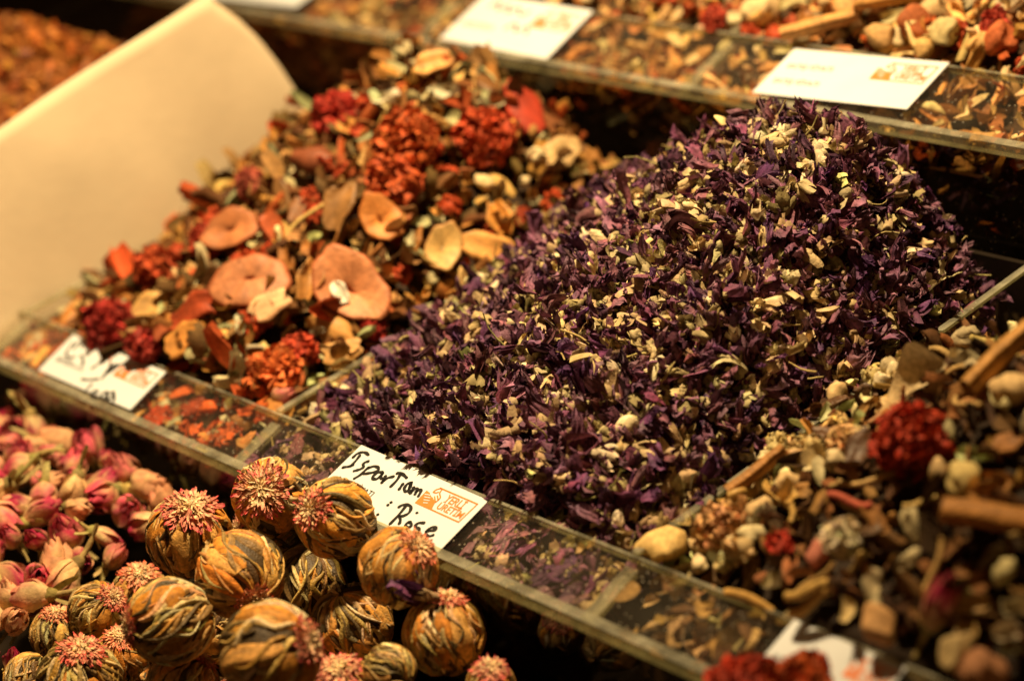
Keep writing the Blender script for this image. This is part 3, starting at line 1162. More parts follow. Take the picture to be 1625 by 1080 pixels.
def keyed(kind, px, py, rp, H, lb, group, c=None, d=(1, 0), k=0, lift=.42, face=.5):
    r = np.random.default_rng(int(px * 7 + py * 13))
    remember(px, py, lb, group)
    p = hit(px, py, H)
    R_ = rp * depth(p) / FPX
    n = normal_of(H, p[0], p[1]) * (1 - face) + TOCAM * face
    Rm = scr_basis(d, n)
    p = p + n * R_ * lift
    if kind == 'head':
        return thing('red_flower_head' if (c or REDF)[0] > (c or REDF)[1] * 3 else 'flower_head', ruffle_head(r, R_ * 1.15, c or REDF, 110), M_PETAL, p, Rm, lb, 'dried flower', group)
    if kind == 'slice':
        cc = np.asarray(c or SALM)
        return thing('fruit_slice', slice_piece(r, R_ * .85, jit(cc, r, .06), cc * np.array([.7, .45, .35])), M_FRUIT, p, Rm @ rz(math.pi / 2), lb, 'fruit slice', group)
    if kind == 'leaf':
        return thing('curled_leaf', curl_leaf(r, R_ * 2, R_ * (.85 if group == G2 else .6), c or SAGE, 1.3), M_HERB, p, Rm, lb, 'dried leaf', group)
    if kind == 'chip':
        return thing('dried_peel', chip(r, R_ * 2, R_ * 1.3, c or TAN), M_FRUIT, p, Rm, lb, 'dried peel', group)
    if kind == 'stick':
        return thing('cinnamon_stick', scroll_stick(r, R_ * 2, k * depth(p) / FPX, c or (.42, .19, .05)), M_BARK, p, Rm, lb, 'cinnamon stick', group)
    if kind == 'twig':
        return thing('twig', twig(r, R_ * 2, (k or 4) * depth(p) / FPX, c or (.50, .34, .12)), M_HERB, p, Rm, lb, 'twig', group)
    if kind == 'bud':
        return thing('dried_bud', blob(r, R_ * .9, R_, R_ * .85, c or CRM, .26, 16, 20), M_HERB, p, Rm, lb, 'dried bud', group)


# --- love tea mix (left of the purple bin)
GM = 'large pieces in the red flower tea mix'
G2 = 'large pieces in the cinnamon tea mix'
for a in [
    ('head', 540, 187, 38, H_mix, 'crimson dried flower head nearest the kraft card on the mix heap', GM, (.46, .045, .03)),
    ('head', 640, 237, 50, H_mix, 'round wrinkled orange-red flower head, largest on the mix heap', GM, ORED),
    ('head', 622, 296, 44, H_mix, 'flattened orange-red flower head just under the round wrinkled one', GM, (.54, .10, .028)),
    ('head', 765, 218, 44, H_mix, 'red flower head with a pale speck, right side of the mix heap', GM, (.54, .085, .03)),
    ('head', 742, 74, 34, H_mix, 'bright red flower head at the top of the mix heap', GM, (.50, .05, .025)),
    ('chip', 822, 175, 44, H_mix, 'long red peel hanging down the right flank of the mix heap', GM, (.36, .04, .018), (.35, -1)),
    ('head', 440, 596, 42, H_mix, 'orange-red flower head low on the mix heap near the lip', GM, (.58, .14, .035)),
    ('head', 180, 520, 36, H_mix, 'dark red flower head beside the upper corner of the left tag', GM, (.40, .04, .03)),
    ('head', 255, 432, 34, H_mix, 'loose red-orange flower head close to the card foot', GM, (.50, .09, .03)),
    ('head', 330, 385, 26, H_mix, 'small red flower head touching the bottom of the kraft card', GM, (.50, .07, .035)),
    ('head', 405, 300, 30, H_mix, 'pinkish red flower head on the left skyline of the heap', GM, (.50, .12, .08)),
    ('head', 592, 520, 20, H_mix, 'small dark red bud next to the divider of the purple bin', GM, (.42, .035, .025)),
    ('head', 475, 560, 30, H_mix, 'red crumpled petals behind the low orange-red head', GM, (.48, .06, .025)),
    ('chip', 312, 503, 42, H_mix, 'long dark red peel in the middle of the left slope', GM, (.36, .06, .02), (1, .1)),
    ('head', 232, 548, 26, H_mix, 'maroon petals just above the left tag edge', GM, (.38, .04, .03)),
    ('slice', 402, 452, 55, H_mix, 'broad salmon fruit slice with a long slit', GM, (.54, .21, .10), (1, .1)),
    ('slice', 558, 462, 56, H_mix, 'salmon fruit slice with a dark hole and a white chip on it', GM, (.54, .22, .10), (.8, -.6)),
    ('slice', 372, 370, 40, H_mix, 'peach fruit slice with a dark hole beside the card', GM, (.48, .18, .07), (.9, .3)),
    ('slice', 604, 352, 36, H_mix, 'narrow amber ring slice under the red heads', GM, (.54, .22, .05), (.6, -.8)),
    ('slice', 888, 246, 30, H_mix, 'tan ring slice at the right flank of the mix heap', GM, (.58, .40, .17), (.8, .6)),
    ('slice', 702, 398, 34, H_mix, 'pale tan slice leaning beside the purple slope', GM, (.56, .36, .13), (.3, 1)),
    ('chip', 780, 400, 44, H_mix, 'amber peel where the mix meets the purple heap', GM, (.60, .30, .08), (1, -.2)),
    ('chip', 790, 352, 30, H_mix, 'orange pointed peel above the amber one', GM, (.62, .28, .06), (.4, -1)),
    ('chip', 300, 540, 38, H_mix, 'rust orange crinkled peel right of the left tag', GM, (.56, .25, .06), (.8, .5)),
    ('chip', 432, 490, 30, H_mix, 'pale peach shard under the broad slice', GM, (.78, .48, .26), (.8, .5)),
    ('chip', 500, 452, 34, H_mix, 'brown folded peel between the two salmon slices', GM, (.46, .22, .06), (.2, 1)),
    ('chip', 525, 520, 36, H_mix, 'golden brown peel below the holed salmon slice', GM, (.58, .30, .09), (.7, -.7)),
    ('chip', 545, 560, 30, H_mix, 'tan peel lying by the divider edge', GM, (.60, .33, .11), (1, .2)),
    ('chip', 545, 335, 42, H_mix, 'dull brown leaf-like peel behind the upright twig', GM, (.30, .15, .05), (.4, 1)),
    ('chip', 250, 490, 30, H_mix, 'ochre peel strip in the left slope', GM, (.56, .32, .10), (.9, .5)),
    ('chip', 145, 480, 26, H_mix, 'small ochre peel at the far left of the heap', GM, (.60, .36, .12), (1, .4)),
    ('chip', 500, 255, 36, H_mix, 'dark brown peel below the crimson head', GM, (.24, .07, .03), (1, -.4)),
    ('chip', 620, 90, 40, H_mix, 'dark curled peel on the crest of the mix heap', GM, (.20, .07, .03), (1, -.2)),
    ('chip', 690, 110, 30, H_mix, 'amber sliver on the crest of the mix heap', GM, (.60, .32, .10), (1, .1)),
    ('chip', 860, 130, 34, H_mix, 'orange peel on the right crest under the back tag', GM, (.58, .28, .08), (.8, -.6)),
    ('leaf', 330, 435, 44, H_mix, 'pale sage leaf slanting across the left slope', GM, SAGE, (.6, 1)),
    ('leaf', 385, 520, 36, H_mix, 'bent sage leaf under the pale shard', GM, (.52, .50, .33), (.3, -1)),
    ('leaf', 375, 590, 42, H_mix, 'twisted sage leaf hanging down to the lip', GM, (.54, .52, .36), (.15, 1)),
    ('leaf', 620, 165, 46, H_mix, 'long pale leaf curl behind the red heads', GM, (.56, .52, .36), (1, -.7)),
    ('leaf', 705, 150, 36, H_mix, 'grey-green leaf curl near the crest', GM, (.50, .48, .33), (1, -.2)),
    ('leaf', 780, 165, 30, H_mix, 'short pale leaf curl next to the red peel', GM, (.52, .49, .32), (1, -.4)),
    ('leaf', 552, 112, 34, H_mix, 'pale strip sticking out of the left skyline', GM, (.60, .52, .34), (1, -.6)),
    ('leaf', 500, 530, 26, H_mix, 'thin white-green leaf over the red petals', GM, (.60, .57, .42), (1, .35)),
    ('leaf', 652, 395, 30, H_mix, 'greenish leaf scrap beside the tan slice', GM, (.50, .46, .28), (.4, -1)),
    ('leaf', 790, 310, 32, H_mix, 'pale stalky leaf low on the right flank', GM, (.52, .42, .20), (.2, 1)),
    ('leaf', 870, 330, 30, H_mix, 'pale leaf sliver against the purple slope', GM, (.56, .48, .26), (.9, .6)),
    ('twig', 503, 350, 62, H_mix, 'thin tan twig standing upright in the mix', GM, (.52, .36, .12), (.12, 1), 4, .5),
    ('chip', 541, 472, 20, H_mix, 'white chip lying on the holed salmon slice', GM, (.82, .78, .66), (.6, -.8), 0, 1.4),
    ('bud', 850, 250, 15, H_mix, 'cream nub between the tan ring and the red head', GM, (.74, .60, .34)),
    ('bud', 770, 292, 16, H_mix, 'cream nub on the right flank of the mix', GM, (.72, .55, .28)),
    ('bud', 845, 155, 14, H_mix, 'white nub near the right crest', GM, (.78, .70, .50)),
]:
    keyed(*a)
rosebud(hit(437, 638, H_mix), scr(.7, .3, .5), .62, 3, 'single pale pink rosebud at the corner of the divider and lip', None)

# fill of the mix: medium pieces, countable
r = np.random.default_rng(31)


def fill(H, box, pix, n, mind, group, kinds, rr, big):
    got = []
    for _ in range(5000):
        if len(got) >= n:
            break
        p = hit(rr.uniform(pix[0], pix[1]), rr.uniform(pix[2], pix[3]), H)
        if not (box[0] < p[0] < box[1] and box[2] < p[1] < box[3]) or p[2] < box[4]:
            continue
        if any(np.linalg.norm(p - q) < mind for q in got):
            continue
        got.append(p)
        k = kinds[rr.integers(len(kinds))]
        nm, meshes, cat, lb = k
        o = part(nm, meshes[rr.integers(len(meshes))], None)
        n_ = normal_of(H, p[0], p[1])
        place(o, p + n_ * rr.uniform(-.0015, .0012), rot_to(n_ + rr.normal(size=3) * .55, rr.uniform(0, 6.28)), rr.uniform(.75, 1.25))
        tag(o, beside(lb, p, big), cat, group)


def variants(nm, fn, mat, n=7):
    return [quad_mesh(nm, *fn(), mat) for _ in range(n)]


PEELS = [(.50, .25, .06), (.38, .16, .04), (.56, .32, .11), (.26, .10, .03), (.46, .10, .025), (.58, .38, .16), (.20, .09, .03)]
k_peel = ('dried_peel', variants('dried_peel', lambda: chip(r, r.uniform(.007, .013), r.uniform(.004, .008), jit(PEELS[r.integers(7)], r, .12)), M_FRUIT, 16), 'dried peel')
k_leaf = ('curled_leaf', variants('curled_leaf', lambda: curl_leaf(r, r.uniform(.009, .016), r.uniform(.003, .005), jit(SAGE, r, .15), r.uniform(-1.5, 1.5)), M_HERB, 8), 'dried leaf')
k_bud = ('dried_bud', variants('dried_bud', lambda: blob(r, r.uniform(.002, .0035), r.uniform(.002, .004), r.uniform(.002, .003), jit(CRM, r, .15), .32, 10, 12), M_HERB, 8), 'dried bud')
k_red = ('red_petal', variants('red_petal', lambda: ruffle_head(r, r.uniform(.004, .006), jit(REDF, r, .15), 26), M_PETAL, 6), 'dried flower')
k_twig = ('twig', variants('twig', lambda: twig(r, r.uniform(.010, .022), r.uniform(.0005, .0011), jit((.48, .33, .12), r, .15)), M_HERB, 6), 'twig')
GF = 'small pieces of the red flower tea mix'
fill(H_mix, (-.262, -.112, .026, .19, -.004), (50, 930, 50, 660), 150, .0075, GF,
     [k_peel + ('small curved peel',)] * 4 + [k_leaf + ('small curled sage leaf',)] * 2 +
     [k_bud + ('small cream bud',), k_red + ('small crumpled red petal tuft',), k_red + ('small crumpled red petal tuft',)], r, GM)


def crumb_kinds(r, cols, n, L0, L1, mode='chip'):
    out = []
    for i in range(n):
        c = jit(cols[i % len(cols)], r, .12)
        if mode == 'chip':
            out.append(chip(r, r.uniform(L0, L1), r.uniform(L0, L1) * .6, c, .8, .07, 4, 4))
        else:
            out.append(petal(r, r.uniform(L0, L1), r.uniform(L0, L1) * .55, 6, 5, .4, r.uniform(-1.2, 1.4), 2, .15, .12, c, jit(c, r, .15)))
    return out


r = np.random.default_rng(41)
mixcols = [(.42, .20, .05), (.30, .12, .035), (.50, .28, .09), (.22, .09, .03), (.40, .09, .025), (.38, .34, .18), (.16, .07, .025), (.12, .055, .02), (.26, .16, .06), (.14, .08, .03)]
stuff_scatter('mix_heap', [(crumb_kinds(r, mixcols, 26, .005, .011), 900, -.009, .0, .8, 1.3), (crumb_kinds(r, mixcols, 26, .007, .014, 'petal'), 900, -.008, .0005, .8, 1.3)], H_mix, -.264, -.110, .004, Y3 - .012, r, M_HERB,
              'crumbled brown and orange heap of red flower tea beside the card', 'herbal tea', (.035, .018, .008), .010, .9, lip=(crumb_kinds(r, [(.50, .10, .025), (.46, .07, .02), (.46, .24, .07), (.50, .45, .28)], 16, .007, .013, 'petal'), 330))

for px, py, rp, cc, lb in ((248, 657, 30, (.46, .06, .02), 'dark red flower head under the clear lip, left of three'), (352, 684, 30, (.50, .10, .025), 'orange-red flower head under the clear lip beside the divider'), (305, 640, 26, (.42, .06, .02), 'red flower head under the clear lip, middle of three')):
    p = lip_hit(px, py, 2)
    R_ = rp * depth(p) / FPX
    rr = np.random.default_rng(px)
    V, F, C = ruffle_head(rr, R_, cc, 60, .55)
    p = p + ray(px, py) * .004
    V = press(V @ rot_to((0, -.25, 1), 0).T + p - np.array([0, -.2, 1]) * R_ * .5, 2) - p
    thing('red_flower_head', (V, F, C), M_PETAL, p, np.eye(3), lb, 'dried flower', 'red flower heads under the lip')

# --- orange spice beyond the card
r = np.random.default_rng(43)
stuff_scatter('spice_heap', [(crumb_kinds(r, [(.50, .17, .025), (.42, .11, .015), (.55, .24, .05), (.30, .08, .015)], 16, .004, .008), 3000, -.003, .001, .8, 1.2)], H_spice, -.56, -.276, .004, Y3 - .012, r, M_FRUIT,
              'coarse orange brown spice heap behind the kraft card', 'spice', (.22, .07, .012), .003, .9, row=0)

# --- right hand mix
for a in [
    ('head', 1456, 706, 58, H_mix2, 'large dark red ruffled flower head in the cinnamon mix', G2, (.40, .035, .012)),
    ('head', 1592, 512, 42, H_mix2, 'dark red flower head high at the right edge', G2, (.34, .03, .014)),
    ('stick', 1592, 588, 74, H_mix2, 'cinnamon stick slanting up to the right edge', G2, (.44, .22, .055), (.75, 1), 20, .5),
    ('stick', 1575, 828, 78, H_mix2, 'thick cinnamon stick lying level at the right edge', G2, (.44, .20, .05), (1, -.22), 26, .4),
    ('stick', 1212, 762, 56, H_mix2, 'split cinnamon bark resting on the divider by the purple heap', G2, (.34, .16, .045), (.85, .68), 14, .6),
    ('leaf', 1452, 612, 86, H_mix2, 'long pale pod arching over the divider', G2, (.58, .44, .24), (1, .42), 0, .3),
    ('leaf', 1585, 462, 58, H_mix2, 'pale grey folded leaf at the right edge above the red head', G2, (.56, .46, .30), (1, .45), 0, .3),
    ('bud', 1452, 573, 20, H_mix2, 'yellowish round bud on the purple heap edge', G2, (.62, .52, .22)),
    ('bud', 1422, 592, 15, H_mix2, 'ivory bud next to the pale pod', G2, (.72, .60, .36)),
    ('bud', 1400, 606, 14, H_mix2, 'ivory bud at the left tip of the pale pod', G2, (.74, .62, .40)),
    ('bud', 1530, 768, 28, H_mix2, 'pale yellow flat seed above the thick cinnamon stick', G2, (.74, .58, .24)),
    ('bud', 1602, 622, 34, H_mix2, 'big cream knob at the right edge', G2, (.72, .50, .24)),
    ('head', 1338, 860, 30, H_mix2, 'white popped flower cluster in the dark of the mix', G2, (.72, .62, .42)),
    ('bud', 1400, 985, 30, H_mix2, 'round tan bud with a reddish underside', G2, (.60, .34, .14)),
    ('head', 1150, 848, 40, H_mix2, 'peach coloured dried rose by the lip', G2, (.62, .34, .15)),
    ('bud', 1055, 874, 34, H_mix2, 'yellow closed bud lying on the lip edge', G2, (.70, .48, .18)),
    ('leaf', 1112, 785, 38, H_mix2, 'curved ivory leaf standing at the divider', G2, (.60, .50, .32), (-.5, 1), 0, .3),
    ('leaf', 1080, 825, 34, H_mix2, 'folded ivory leaf lying by the purple petals', G2, (.64, .52, .33), (1, -.6), 0, .3),
    ('twig', 1196, 948, 42, H_mix2, 'short amber stick just behind the lip', G2, (.52, .30, .08), (1, -.3), 8),
    ('twig', 1285, 935, 36, H_mix2, 'short amber stick, upper of two side by side', G2, (.54, .34, .10), (1, .15), 9),
    ('twig', 1290, 956, 38, H_mix2, 'short amber stick, lower of two side by side', G2, (.50, .30, .08), (1, .25), 9),
    ('head', 1238, 868, 22, H_mix2, 'little scarlet blossom in the middle of the cinnamon mix', G2, (.52, .05, .025)),
    ('bud', 1298, 884, 18, H_mix2, 'pink petal bud right of the scarlet blossom', G2, (.56, .20, .14)),
    ('twig', 1350, 800, 34, H_mix2, 'pink-red stalk left of the yellow seed', G2, (.45, .10, .06), (1, .05), 8),
    ('head', 1340, 705, 26, H_mix2, 'peach crumpled petals touching the divider', G2, (.66, .40, .18)),
    ('bud', 1365, 690, 17, H_mix2, 'cream nub by the divider above the bark', G2, (.68, .52, .28)),
    ('bud', 1325, 735, 18, H_mix2, 'cream nub by the divider below the peach petals', G2, (.66, .52, .30)),
    ('leaf', 1290, 740, 40, H_mix2, 'ivory pod piece along the divider', G2, (.62, .46, .24), (1, .5), 0, .3),
    ('leaf', 1180, 815, 30, H_mix2, 'pale curled petal beside the peach rose', G2, (.64, .48, .26), (1, .8), 0, .5),
    ('leaf', 1250, 790, 28, H_mix2, 'golden curled petal under the split bark', G2, (.58, .36, .12), (1, .5), 0, .5),
    ('leaf', 1165, 870, 26, H_mix2, 'cream petal scrap below the peach rose', G2, (.66, .52, .30), (1, -.3), 0, .5),
    ('leaf', 1380, 655, 34, H_mix2, 'thin brown pod just under the pale pod', G2, (.36, .20, .07), (1, .4), 0, .4),
    ('bud', 1570, 1055, 36, H_mix2, 'reddish tan nut at the bottom right', G2, (.50, .24, .12)),
    ('bud', 1520, 1030, 32, H_mix2, 'cream knobbly bud at the bottom right', G2, (.62, .46, .22)),
    ('leaf', 1350, 965, 30, H_mix2, 'pale hooked pod near the round tan bud', G2, (.56, .42, .20), (.2, -1), 0, .3),
    ('leaf', 1600, 1000, 36, H_mix2, 'pale streak of leaf at the right bottom edge', G2, (.60, .50, .32), (1, 0), 0, .3),
    ('chip', 1540, 960, 26, H_mix2, 'amber flake in the shade at the lower right', G2, (.44, .26, .08), (1, 0)),
]:
    keyed(*a)
rosebud(hit(1488, 965, H_mix2) - scr(.2, .6, .3) * .006, scr(.2, .7, .5), .95, 2, 'crimson and cream rosebud in the cinnamon mix, lower right', None)
r = np.random.default_rng(51)
k_tiny = ('dried_blossom', variants('dried_blossom', lambda: ruffle_head(r, r.uniform(.003, .0045), jit((.60, .42, .20), r, .15), 22), M_PETAL, 6), 'dried flower')
k_dark = ('dried_peel', variants('dried_peel', lambda: chip(r, r.uniform(.007, .013), r.uniform(.004, .008), jit([(.26, .12, .035), (.14, .06, .02), (.46, .26, .08), (.10, .045, .018)][r.integers(4)], r, .12)), M_FRUIT, 12), 'dried peel')
fill(H_mix2, (.066, .24, .028, .17, -.006), (1010, 1640, 430, 1090), 70, .009, 'small pieces of the cinnamon tea mix',
     [k_dark + ('small dried peel',)] * 3 + [k_leaf + ('small curled leaf',),
      k_bud + ('small cream bud',), k_twig + ('thin twig',), k_twig + ('thin twig',)], r, G2)
fill(H_mix2, (.0600, .088, .030, .155, -.006), (1010, 1500, 560, 900), 46, .0050, 'small pale pieces of the cinnamon tea mix by the divider',
     [k_bud + ('small ivory bud',), k_bud + ('small ivory bud',), k_leaf + ('small ivory leaf curl',), k_tiny + ('tiny dried peach blossom',)], r, G2)
dk = [(.10, .045, .016), (.06, .028, .011), (.20, .09, .03), (.045, .022, .010), (.13, .06, .02), (.36, .20, .06)]
stuff_scatter('cinnamon_mix_heap', [(crumb_kinds(r, dk, 20, .004, .009), 900, -.008, .0, .8, 1.2), (crumb_kinds(r, dk, 16, .006, .011, 'petal'), 800, -.008, .0003, .8, 1.2)], H_mix2, DIV[4] + .003, .26, .004, Y3 - .012, r, M_HERB,
              'dark crumbled heap of cinnamon tea mix on the right', 'herbal tea', (.025, .014, .007), .010, .9, lip=(crumb_kinds(r, [(.30, .18, .06), (.44, .28, .10), (.20, .10, .04), (.50, .38, .18)], 16, .006, .012, 'petal'), 260))

# --- back row mix
G3 = 'large pieces in the back row mix'
for a in [
    ('stick', 1305, 52, 62, H_back, 'cinnamon stick lying just behind the right back tag', G3, (.48, .24, .07), (1, .12), 15, .4),
    ('stick', 1415, 8, 60, H_back, 'cinnamon stick at the top edge of the picture', G3, (.46, .23, .06), (1, .05), 15, .4),
    ('bud', 1210, 18, 28, H_back, 'large cream nut behind the middle of the back lip', G3, (.74, .56, .30)),
    ('bud', 1400, 65, 26, H_back, 'tan chunk between cinnamon and red chunk', G3, (.50, .30, .12)),
    ('bud', 1455, 45, 28, H_back, 'reddish brown chunk under the top edge', G3, (.36, .11, .04)),
    ('bud', 1350, 18, 26, H_back, 'peach chunk above the cinnamon stick', G3, (.60, .33, .13)),
    ('bud', 1555, 75, 22, H_back, 'amber cube-like chunk near the right back', G3, (.60, .36, .13)),
    ('bud', 1590, 72, 26, H_back, 'red chunk near the right top edge', G3, (.52, .14, .05)),
    ('bud', 1500, 62, 26, H_back, 'pale green chunk near the right back', G3, (.52, .42, .20)),
    ('bud', 1468, 82, 18, H_back, 'small amber chunk at the lip beside the right back tag', G3, (.60, .38, .14)),
    ('head', 1580, 40, 24, H_back, 'dark red blossom at the right top edge', G3, (.44, .05, .03)),
    ('bud', 1490, 15, 26, H_back, 'cream chunk at the top edge right of the stick', G3, (.66, .48, .24)),
    ('leaf', 1600, 15, 36, H_back, 'pale leaf at the right top corner', G3, (.64, .54, .34), (1, -.5), 0, .3),
    ('head', 1135, 35, 20, H_back, 'red blossom behind the clear lip', G3, (.46, .06, .03)),
    ('leaf', 1090, 14, 40, H_back, 'pale leaf heap in the middle of the back row', G3, (.68, .54, .30), (1, .2), 0, .3),
]:
    keyed(*a)
r = np.random.default_rng(61)
fill(H_back, (-.5, .1, Y3 + .036, .40, 0), (640, 1640, -30, 150), 150, .0085, 'small pieces of the back row mix',
     [k_peel + ('small tan or orange dried peel',)] * 4 + [k_leaf + ('small curled leaf',), k_bud + ('small cream bud',),
      k_red + ('small red petal tuft',)], r, G3)
bk = [(.62, .38, .14), (.52, .26, .08), (.70, .52, .28), (.40, .18, .06), (.48, .10, .04), (.60, .46, .22)]
stuff_scatter('back_mix_heap', [(crumb_kinds(r, bk, 20, .006, .013), 2600, -.008, .001, .8, 1.3), (crumb_kinds(r, bk, 14, .006, .012, 'petal'), 1600, -.008, .0012, .8, 1.2)], H_back, -.42, .30, Y3 + .004, .41, r, M_HERB,
              'tan and orange chunky mix filling the back row', 'herbal tea', (.06, .03, .012), .009, .9, row=3, lip=(crumb_kinds(r, bk, 16, .007, .013, 'petal'), 1300))
# the same mix seen through the front wall of the back row
n = 900
xs = r.uniform(-.42, .3, n)
zs = Z3 - .004 - np.abs(r.normal(size=n)) * .022
pos = np.stack([xs, np.full(n, Y3 + .006) + r.uniform(0, .004, n), zs], 1)
V, F, C = merge_instances(crumb_kinds(r, bk, 20, .005, .010), pos, rand_rots(n, r), r.uniform(.8, 1.3, n), r.integers(20, size=n))
o = part('pressed_mix', quad_mesh('pressed_mix', V, F, C, M_HERB), None)
tag(o, 'tan herb mix pressed against the dark-tinted front wall of the back row', 'herbal tea', None, 'stuff')


# ------------------------------------------------------------------ kraft card divider
XC = DIV[2] - .0045
outline = [(-60, 520), (40, 492), (150, 436), (310, 352), (490, 262), (600, 210), (575, 190), (530, 172), (486, 168), (470, 138), (448, 104), (415, 62), (382, 30), (345, 4), (335, -6), (322, -2), (240, 52), (150, 112), (60, 172), (0, 214), (-60, 254)]
pts = [at_x(px, py, XC) for px, py in outline]
top = [p for p in pts[8:]]
# surface as a grid between the foot line and the upper outline so that it can bow a little
foot0, foot1 = at_x(-60, 525, XC), at_x(560, 232, XC)
up = np.array([[p[1], p[2]] for p in top])[::-1]
seg = np.r_[0, np.cumsum(np.linalg.norm(np.diff(up, axis=0), axis=1))]
nu, nv = 40, 16
tt = np.linspace(0, seg[-1], nu)
kc = int(np.argmin([abs(q[0] - at_x(338, -4, XC)[1]) + abs(q[1] - at_x(338, -4, XC)[2]) for q in up]))
tt[np.argmin(np.abs(tt - seg[kc]))] = seg[kc]
yt, zt = np.interp(tt, seg, up[:, 0]), np.interp(tt, seg, up[:, 1])
yf = np.linspace(foot0[1], foot1[1], nu)
zf = np.linspace(-.010, -.004, nu)
v = np.linspace(0, 1, nv)[None]
Yg = yf[:, None] * (1 - v) + yt[:, None] * v
Zg = zf[:, None] * (1 - v) + zt[:, None] * v
Xg = XC - .0015 * np.sin(Yg * 28 + 1) * v - .0010 * np.sin(Yg * 60 + Zg * 40) * v - .004 * v ** 2
fr_ = np.stack([Xg, Yg, Zg], -1)
bk_ = fr_.copy()
bk_[..., 0] -= .0007
cb = Buf()
loop = np.concatenate([fr_, bk_[:, ::-1]], 1)
cb.add(loop.reshape(-1, 3), grid_faces(nu, nv * 2, True), (1, 1, 1))
o = part('kraft_card', cb.mesh('kraft_card', M_CARD), None)
tag(o, 'big curved kraft card standing between the spice and the red flower mix', 'card')


# ------------------------------------------------------------------ price tags
def tag_frame(TL, TR, BR, row):
    a, b, c_ = (lip_hit(*q, row) for q in (TL, TR, BR))
    y0, z0, ly, lz = LIP[row]
    n_ = np.array([0, -lz, ly]) / math.hypot(ly, lz)
    return a, b - a, c_ - b, n_


def text_mesh(body, bold=0.):
    cu = bpy.data.curves.new('lettering', 'FONT')
    cu.body = body
    cu.size = 1
    cu.offset = bold
    cu.resolution_u = 3
    ob = bpy.data.objects.new('lettering', cu)
    col.objects.link(ob)
    bpy.context.view_layer.update()
    me = bpy.data.meshes.new_from_object(ob)
    bpy.data.objects.remove(ob)
    return me


def price_tag(TL, TR, BR, row, label, strokes=(), prints=(), logo=True, bend=0.):
    A, S, T, n_ = tag_frame(TL, TR, BR, row)
    root = empty('price_tag', A)
    tag(root, label, 'price tag', 'price tags on the tray lips')
    lift = .0007

    def P(s_, t_, h=0.):
        return (s_ * S + t_ * T + n_ * (lift + h + bend * math.sin(math.pi * max(0, min(1, s_))) * .001))
    b = Buf()
    nu, nv = 16, 4
    g = np.array([[P(i / (nu - 1), j / (nv - 1)) for j in range(nv)] for i in range(nu)])
    lo_ = g - n_ * .0003
    loop = np.concatenate([g, lo_[:, ::-1]], 1)
    b.add(loop.reshape(-1, 3), grid_faces(nu, nv * 2, True), (1, 1, 1))
    part('paper', b.mesh('paper', M_PAPER, False), root)
    LS, LT = np.linalg.norm(S), np.linalg.norm(T)

    def ribbon(nm, lines, wdt, mat, h, taper=True):
        q = Buf()
        for ln in lines:
            ln = np.array(ln, float)
            # smooth the traced line
            if len(ln) > 2:
                k = len(ln)
                tt_ = np.linspace(0, k - 1, (k - 1) * 5 + 1)
                sm = []
                for t_ in tt_:
                    i = min(int(t_), k - 2)
                    f_ = t_ - i
                    p0, p1, p2, p3 = ln[max(i - 1, 0)], ln[i], ln[i + 1], ln[min(i + 2, k - 1)]
                    sm.append(.5 * ((2 * p1) + (-p0 + p2) * f_ + (2 * p0 - 5 * p1 + 4 * p2 - p3) * f_ ** 2 + (-p0 + 3 * p1 - 3 * p2 + p3) * f_ ** 3))
                ln = np.array(sm)
            m_ = ln * np.array([LS, LT])
            d = np.gradient(m_, axis=0)
            d /= np.linalg.norm(d, axis=1)[:, None] + 1e-12
            nn = np.stack([-d[:, 1], d[:, 0]], 1)
            e0, e1 = m_[0] - d[0] * wdt * .35, m_[-1] + d[-1] * wdt * .35
            m_ = np.concatenate([[e0], m_, [e1]])
            nn = np.concatenate([[nn[0]], nn, [nn[-1]]])
            wv = np.full(len(m_), wdt / 2)
            if taper:
                wv[0] *= .5
                wv[-1] *= .4
                wv *= 1 + .15 * np.sin(np.arange(len(m_)) * .8)
            L_, R__ = m_ + nn * wv[:, None], m_ - nn * wv[:, None]
            vv = np.stack([np.array([P(x / LS, y / LT, h) for x, y in L_]), np.array([P(x / LS, y / LT, h) for x, y in R__])], 1)
            q.add(vv.reshape(-1, 3), grid_faces(len(m_), 2), (1, 1, 1))
        return part(nm, q.mesh(nm, mat, False), root)

    def printed(nm, body, s0, t0, s1, th, mat, bold=0., shear=0.):
        """text with its baseline starting at (s0, t0), ending at s1, capital height th"""
        me = text_mesh(body, bold)
        co = np.array([v_.co[:] for v_ in me.vertices])
        w_ = co[:, 0].max()
        for v_, c_ in zip(me.vertices, co):
            v_.co = P(s0 + (s1 - s0) * (c_[0] + shear * c_[1]) / w_, t0 - th * c_[1] / .72, .00012)
        me.materials.clear()
        me.materials.append(mat)
        me.name = nm
        return part(nm, me, root)
    if strokes:
        ribbon('handwriting', strokes, .00108, M_INK, .00016)
    for pr in prints:
        printed(*pr)
    if logo:
        k = Buf()
        poly = LOGO_FILL
        ctr = np.mean(poly, 0)
        vv = [P(*ctr, .00010)] + [P(*q, .00010) for q in poly]
        np_ = len(poly)
        k.add(vv, [(0, 1 + i, 1 + (i + 1) % np_, 0) for i in range(0)] or [(0, 1 + i, 1 + (i + 1) % np_, 1 + (i + 2) % np_) for i in range(0, np_ - 1, 2)], (1, 1, 1))
        part('logo_block', k.mesh('logo_block', M_ORANGE, False), root)
        ribbon('logo_outline', LOGO_LINES, .00050, M_ORANGE, .00012, False)
        ribbon('logo_fingers', LOGO_WHITE, .00030, M_PAPER, .00020, False)
        printed('logo_lettering', 'YERLİ', *LOGO_T1, M_ORANGE, .022)
        printed('logo_lettering', 'ÜRETİM', *LOGO_T2, M_ORANGE, .022)
    return root


